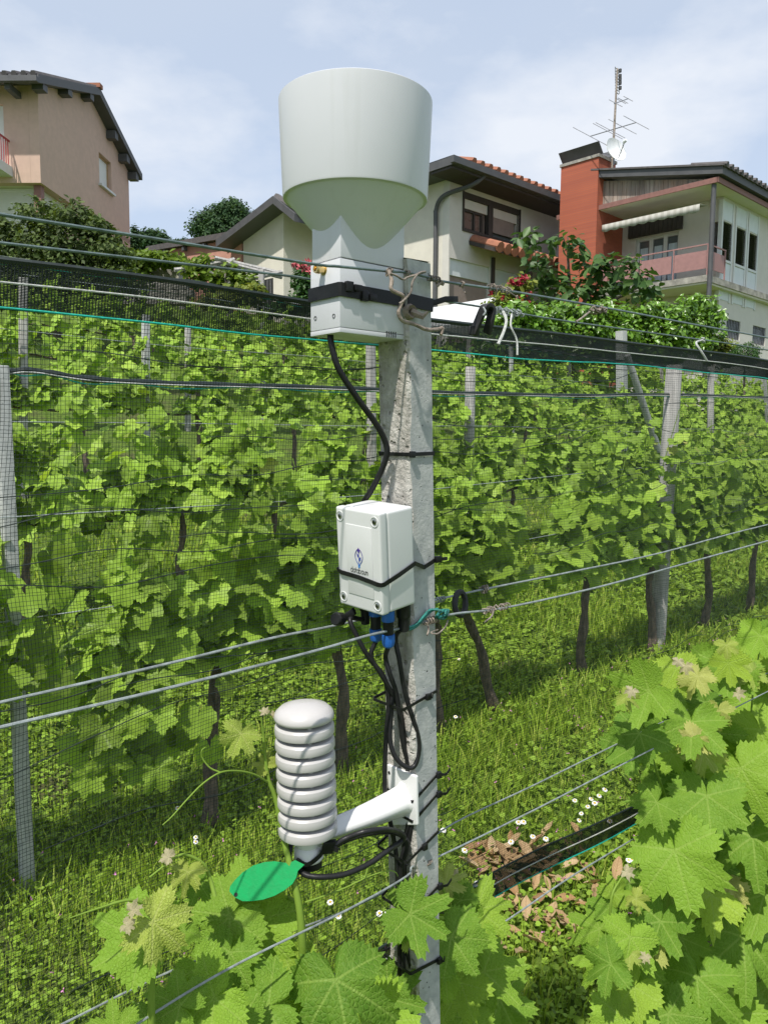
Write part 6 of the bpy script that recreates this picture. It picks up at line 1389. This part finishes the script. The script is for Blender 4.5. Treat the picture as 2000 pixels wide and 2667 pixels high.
for i, q in enumerate([
    (1066, 2384, .692, 235, 92, (-.1, .05), NEAR), (1068, 2380, .690, 35, 118, (.15, -.05), NEAR), (1175, 2440, .74, 60, 120, (.2, -.1), NEAR), (1160, 2300, .80, 330, 60, (0, 0), YOUNG), (1185, 2278, .80, 200, 24, (0, 0), BUD), (1240, 2370, .77, 340, 110, (.1, .2), NEAR), (1230, 2420, .76, 140, 100, (0, .1), NEAR),
    (1200, 2560, .76, 110, 110, (0, .1), NEAR), (1260, 2530, .77, 50, 120, (.1, .1), NEAR), (1300, 2600, .78, 70, 110, (.2, 0), NEAR), (1210, 2650, .75, 120, 110, (0, .1), NEAR), (1190, 2660, .82, 150, 100, (0, .1), NEAR), (1160, 2520, .75, 200, 95, (0, .1), NEAR), (1060, 2440, .70, 60, 40, (0, 0), YOUNG), (1045, 2425, .70, 240, 30, (0, 0), BUD), (1010, 2690, .72, 100, 110, (-.1, 0), NEAR), (1200, 2345, .78, 250, 60, (0, .1), NEAR), (1310, 2660, .78, 40, 90, (0, 0), NEAR)]):
    nleaf(pv, *q[:5], q[5], q[6], i+2)
rv = thing('grape_vine', 'lush near grape vine filling the lower right corner', 'grape vine', un(1.85, .74, 0), 'near vines')
trunk_mesh(un(1.75, .78, -.05), un(1.72, .78, .62), .03, rv)
for pts in ([(1700, 2700), (1720, 2500), (1745, 2300), (1750, 2150), (1700, 1980), (1660, 1830), (1648, 1795)], [(1850, 2700), (1860, 2400), (1850, 2150), (1850, 2000), (1880, 1830), (1770, 1760)], [(1640, 2700), (1600, 2500), (1590, 2350), (1620, 2280)], [(1950, 2700), (1960, 2300), (1950, 2000), (1960, 1800), (1980, 1680)], [(1900, 2300), (1870, 2200), (1840, 2100), (1815, 1960), (1780, 1900)]):
    stem(rv, [row(x, y, .76) for x, y in pts], .0045, .0015)
LEFT = lambda y: np.interp(y, [1600, 1660, 1740, 1800, 1900, 2000, 2080, 2180, 2260, 2340, 2420, 2480, 2560, 2667], [1960, 1890, 1760, 1650, 1640, 1690, 1660, 1720, 1700, 1680, 1620, 1580, 1590, 1590])
fixed = [(1840, 2072, .66, 82, 140), (1757, 2215, .68, 70, 175), (1815, 2545, .66, 80, 140), (1690, 1800, .72, 160, 120), (1665, 1910, .76, 120, 110), (1800, 1880, .70, 100, 120), (1930, 2000, .68, 60, 140), (1960, 2180, .66, 80, 150), (1900, 1740, .74, 100, 110), (1760, 1740, .76, 80, 90), (1640, 2440, .70, 110, 110), (1590, 2510, .70, 160, 95), (1650, 2570, .69, 120, 110), (1710, 2090, .72, 130, 90), (1930, 2440, .66, 95, 150), (1720, 2400, .69, 100, 120), (1620, 2650, .69, 100, 120), (1640, 1950, .77, 140, 90), (1980, 1900, .7, 70, 130), (1850, 2330, .68, 140, 130), (1990, 2330, .64, 100, 140), (1740, 2640, .68, 60, 120), (1900, 2640, .66, 90, 130)]
for i, (x, y, n_, tp, s_) in enumerate(fixed): nleaf(rv, x, y, n_, tp, s_*.92, (random.uniform(-.45, .45), random.uniform(-.25, .35)), NEAR, i)
R_ = random.Random(3); cnt = 0
while cnt < 150:
    y = R_.uniform(1640, 2760); x = R_.uniform(1560, 2120)
    if x < LEFT(min(y, 2667))+45: continue
    n_ = R_.uniform(.72, .90); s_ = R_.uniform(70, 120)*(1.1 if y > 2000 else .85)
    nleaf(rv, x, y, n_, R_.uniform(30, 160), s_, (R_.uniform(-.85, .85), R_.uniform(-.6, .6)), NEAR); cnt += 1
for (x, y, s_, kd) in ((1645, 1798, 28, BUD), (1630, 1815, 40, YOUNG), (1765, 1722, 24, BUD), (1785, 1735, 30, BUD), (1815, 1760, 60, YOUNG), (1790, 1900, 26, BUD), (1810, 1925, 62, YOUNG), (1830, 1960, 70, YOUNG), (1890, 1680, 40, YOUNG), (1935, 2305, 24, BUD), (1950, 2320, 60, YOUNG), (1900, 2310, 60, YOUNG), (1640, 2480, 50, YOUNG), (1680, 2490, 24, BUD), (1700, 2460, 62, YOUNG), (1630, 2270, 30, BUD), (1655, 2340, 40, YOUNG), (1920, 1805, 26, BUD), (1870, 1850, 50, YOUNG), (1960, 1750, 56, YOUNG)):
    nleaf(rv, x, y, .66+.06*R_.random(), R_.uniform(20, 150), s_, (R_.uniform(-.4, .4), R_.uniform(-.2, .3)), kd) if kd is not BUD or R_.random() < .8 else None
# half-shaded shoots between post and right vine
sv = thing('grape_vine', 'small young vine shoot below the net hem', 'grape vine', un(1.35, .78, 0), 'near vines')
stem(sv, [row(1570, 2800, .80), row(1560, 2600, .80), row(1570, 2450, .80), row(1600, 2300, .79)], .003, .0012)
for x, y, tp, s_ in ((1590, 2360, 200, 60), (1560, 2420, 220, 80), (1600, 2430, 90, 70), (1640, 2300, 60, 60), (1600, 2330, 300, 55), (1560, 2500, 120, 80)): nleaf(sv, x, y, .79, tp, s_, (.2, .1), NEAR)

# ------------------------------------------------------------------ grass, clover and small flowers
def in_view(P, m=120):
    d = P-CAM; z = d@FW; x = CX+FPX*(d@RT)/z; y = CY-FPX*(d@UP)/z
    return (z > .3) & (x > -m) & (x < 2000+m) & (y > 500) & (y < 2667+m)
def ground_hit(px, py, lift=0.):
    d = ray(px, py); lo_, hi_ = .3, 30.
    for _ in range(50):
        m_ = (lo_+hi_)/2; p = CAM+d*m_
        if p[2] > hz(p[0], p[1])+lift: lo_ = m_
        else: hi_ = m_
    return CAM+d*lo_
LC_ = ground_hit(1375, 2270)
def grass():
    V_, F_, off = [], [], 0; CV, CF = [], []
    M_ = 620000
    u = rng.uniform(-2.5, 16, M_); n_ = .9+rng.random(M_)**1.2*6.5
    P = u[:, None]*T+n_[:, None]*N; P[:, 2] = height(P[:, 0], P[:, 1]); dist = np.linalg.norm(P-CAM, axis=1)
    pat = .5+.5*np.sin(P[:, 0]*1.9+np.sin(P[:, 1]*2.3)*1.3)*np.cos(P[:, 1]*1.6+.7*np.sin(P[:, 0]*2.9))
    lit = np.minimum(np.hypot(P[:, 0]-LC_[0], P[:, 1]-LC_[1])/.24, 1.2)
    keep = in_view(P) & (rng.random(M_) < np.clip((3.2/dist)**1.5, .05, 1)*(.35+.65*pat)*np.clip(lit-.25, .08, 1))
    P, dist, pat = P[keep], dist[keep], pat[keep]; m_ = len(P)
    tall = .5+.9*pat+.6*(n_[keep] > 2.3)*(n_[keep] < 4.6)
    h = (.022+.06*rng.random(m_)**1.5)*tall; wd = (.0018+.0026*rng.random(m_)**2)*np.maximum(1, dist/2.8)
    az = rng.random(m_)*2*math.pi; dx = np.stack([np.cos(az), np.sin(az), 0*az], 1); ln = rnd_dirs(m_); ln[:, 2] = 0; ln *= (.35*h)[:, None]
    up = np.array([0, 0, 1.])
    p1 = P+up*(h*.55)[:, None]+ln*.35; p2 = P+up*h[:, None]*.95+ln*1.3
    V = np.stack([P-dx*wd[:, None], P+dx*wd[:, None], p1+dx*wd[:, None]*.8, p1-dx*wd[:, None]*.8, p2], 1).reshape(-1, 3)
    b = (np.arange(m_)*5)[:, None, None]; Fa = (np.array([[0, 1, 2], [0, 2, 3], [3, 2, 4]])[None]+b).reshape(-1, 3)
    tag(npobj('grass', V, Fa, 'grass_blade'), 'green grass covering the vineyard floor', 'grass', kind='stuff')
    M_ = 270000; u = rng.uniform(-2.5, 12, M_); n_ = .9+rng.random(M_)**1.3*4.5; P = u[:, None]*T+n_[:, None]*N; P[:, 2] = height(P[:, 0], P[:, 1]); dist = np.linalg.norm(P-CAM, axis=1)
    pat = .5+.5*np.sin(P[:, 0]*1.9+np.sin(P[:, 1]*2.3)*1.3)*np.cos(P[:, 1]*1.6+.7*np.sin(P[:, 0]*2.9))
    lit = np.minimum(np.hypot(P[:, 0]-LC_[0], P[:, 1]-LC_[1])/.24, 1.2)
    keep = in_view(P) & (rng.random(M_) < np.clip((3./dist)**1.6, .04, 1)*(1.15-.7*pat)*np.clip(lit-.25, .05, 1)); P, dist = P[keep], dist[keep]; m_ = len(P)
    P[:, 2] += .01+.06*rng.random(m_); Nn = rnd_dirs(m_)*.55+np.array([0, 0, 1.])
    V, Fa = scatter(P, Nn, rnd_dirs(m_), (.010+.016*rng.random(m_)**2)*np.maximum(1, dist/3), np.array([[0, 0, 0], [.45, .35, .03], [.42, .8, .0], [0, .95, -.05], [-.42, .8, 0], [-.45, .35, .03]]), np.array([[0, 1, 2], [0, 2, 3], [0, 3, 4], [0, 4, 5]]))
    tag(npobj('clover', V, Fa, 'clover'), 'low clover and weeds among the grass', 'clover', kind='stuff')
    # tiny pink blooms
    M_ = 420; u = rng.uniform(-1, 6, M_); n_ = rng.uniform(1.2, 2.75, M_); P = u[:, None]*T+n_[:, None]*N; P[:, 2] = height(P[:, 0], P[:, 1])+rng.uniform(.08, .16, M_); P = P[in_view(P)]
    V, Fa = scatter(np.repeat(P, 3, 0), rnd_dirs(len(P)*3)+[0, -.4, .5], rnd_dirs(len(P)*3), np.full(len(P)*3, .0085), OV_V, OV_F)
    tag(npobj('wildflowers', V, Fa, 'petal_pink'), 'tiny pink wildflowers dotted through the grass', 'flowers', kind='stuff')
grass()
# daisies
DS = [(1496, 2084), (1539, 2080), (1560, 2072), (1575, 2056), (1530, 2100), (1548, 2091), (1513, 2118), (1508, 2136), (1587, 2138), (1350, 2141), (1363, 2140), (1155, 2161), (1330, 2192), (1421, 2184), (1243, 2300), (1210, 2214), (1636, 2240), (1645, 2238), (1387, 2178), (463, 2104), (510, 2180), (860, 2349), (882, 2385), (988, 2378), (1010, 2376), (748, 2414), (748, 2438), (902, 1846), (1186, 1866), (1195, 1716), (510, 2192), (1690, 2010)]
for i, (x, y) in enumerate(DS):
    p = ground_hit(x, y, .11); g = p.copy(); g[2] = hz(p[0], p[1])
    lab = {0: 'white daisy leftmost in the cluster above the net hem', 19: 'single white daisy left of the shield beside the tendril tip'}.get(i)
    cl = 'cluster' if i < 9 else 'lone'
    t = thing('daisy', lab or ('small white daisy in the cluster right of the post' if i < 9 or i in (12, 13, 18) else 'small white daisy scattered in the grass'), 'daisy', g, 'daisies in the cluster' if (i < 9 or i in (12, 13, 18)) and not lab else ('daisies scattered in the grass' if not lab else None))
    nr = nrmz([random.uniform(-.3, .3), -.45, 1]); r_ = .0115*random.uniform(.85, 1.15)
    x_ = nrmz(np.cross(nr, [0, 1, 0])); y_ = np.cross(nr, x_); A_ = np.arange(12)/12*2*math.pi
    Tp = np.cos(A_)[:, None]*x_+np.sin(A_)[:, None]*y_; V, Fa = scatter(np.repeat(p[None], 12, 0), np.repeat(nr[None], 12, 0)+Tp*.15, Tp, np.full(12, r_), OV_V*[1.1, 1, 1], OV_F)
    npobj('petals', V, Fa, 'petal_white', t); MB().lathe([(r_*.36, -.0005), (r_*.34, .0015), (r_*.15, .0028), (0, .003)], p, nr, 10).build('flower_center', 'flower_yellow', t, smooth=True)
    MB().tube(spline([g, (g+p)/2+[.006, 0, 0], p], 3), .0009, 4).build('stem', 'shoot_green', t)
# dry leaf litter
def dead_mesh(s_):
    R_ = random.Random(s_); k_ = 7; V = []; bend = R_.uniform(.15, .5); tw = R_.uniform(-.3, .3)
    for i in range(k_):
        f = i/(k_-1); w_ = .21*math.sin(math.pi*min(.98, f*.96+.02))**.8
        for j in (-1, 0, 1): V.append((j*w_, f, bend*f*f*.5+abs(j)*w_*R_.uniform(.4, .9)+j*tw*f*.15))
    Fs = []
    for i in range(k_-1):
        for j in range(2): a = i*3+j; Fs.append((a, a+1, a+4, a+3))
    V = np.array(V); me = npmesh('dead_leaf', V, np.array(Fs), 'dead_leaf', uv=V[:, :2].copy()); me.shade_smooth(); return me
DEAD = [dead_mesh(s_) for s_ in range(6)]
lp = thing('leaf_litter', 'pile of dry brown leaves on the ground behind the net hem', 'leaf pile', ground_hit(1400, 2270))
lp2 = thing('leaf_litter', 'strip of dry brown leaves on the grass below the net hem', 'leaf pile', ground_hit(1450, 2400))
for i in range(150):
    if i < 105: x, y, t = random.gauss(1355, 70), random.gauss(2255, 38), lp
    else: x, y, t = random.gauss(1440, 85), random.gauss(2395, 45), lp2
    if i < 105 and y < 2205-(x-1355)*.15: y = 2240
    p = ground_hit(x, y, .012); p[2] = hz(p[0], p[1])+random.uniform(.015, .045)
    put_leaf(random.choice(DEAD), p, np.array([0, -.1, 1])+rnd_dirs(1)[0]*.55, rnd_dirs(1)[0], random.uniform(.055, .095), t, 'dead_leaf')
p = ground_hit(1245, 2345); p[2] += .03
MBs = MB(); q = [p+np.array([.035*math.cos(a)*(1+.3*math.sin(3*a)), .02*math.sin(a), .03*math.sin(a+.4)]) for a in np.linspace(0, 2*math.pi, 9)[:-1]]
sc_ = MBs.add(q+[p+np.array([0, -.012, .014])], [(i, (i+1) % 8, 8) for i in range(8)]).build('paper_scrap', 'litter_blue', None)
tag(sc_, 'crumpled pale blue scrap on the grass right of the post', 'litter')
md = sc_.modifiers.new('thick', 'SOLIDIFY'); md.thickness = .002
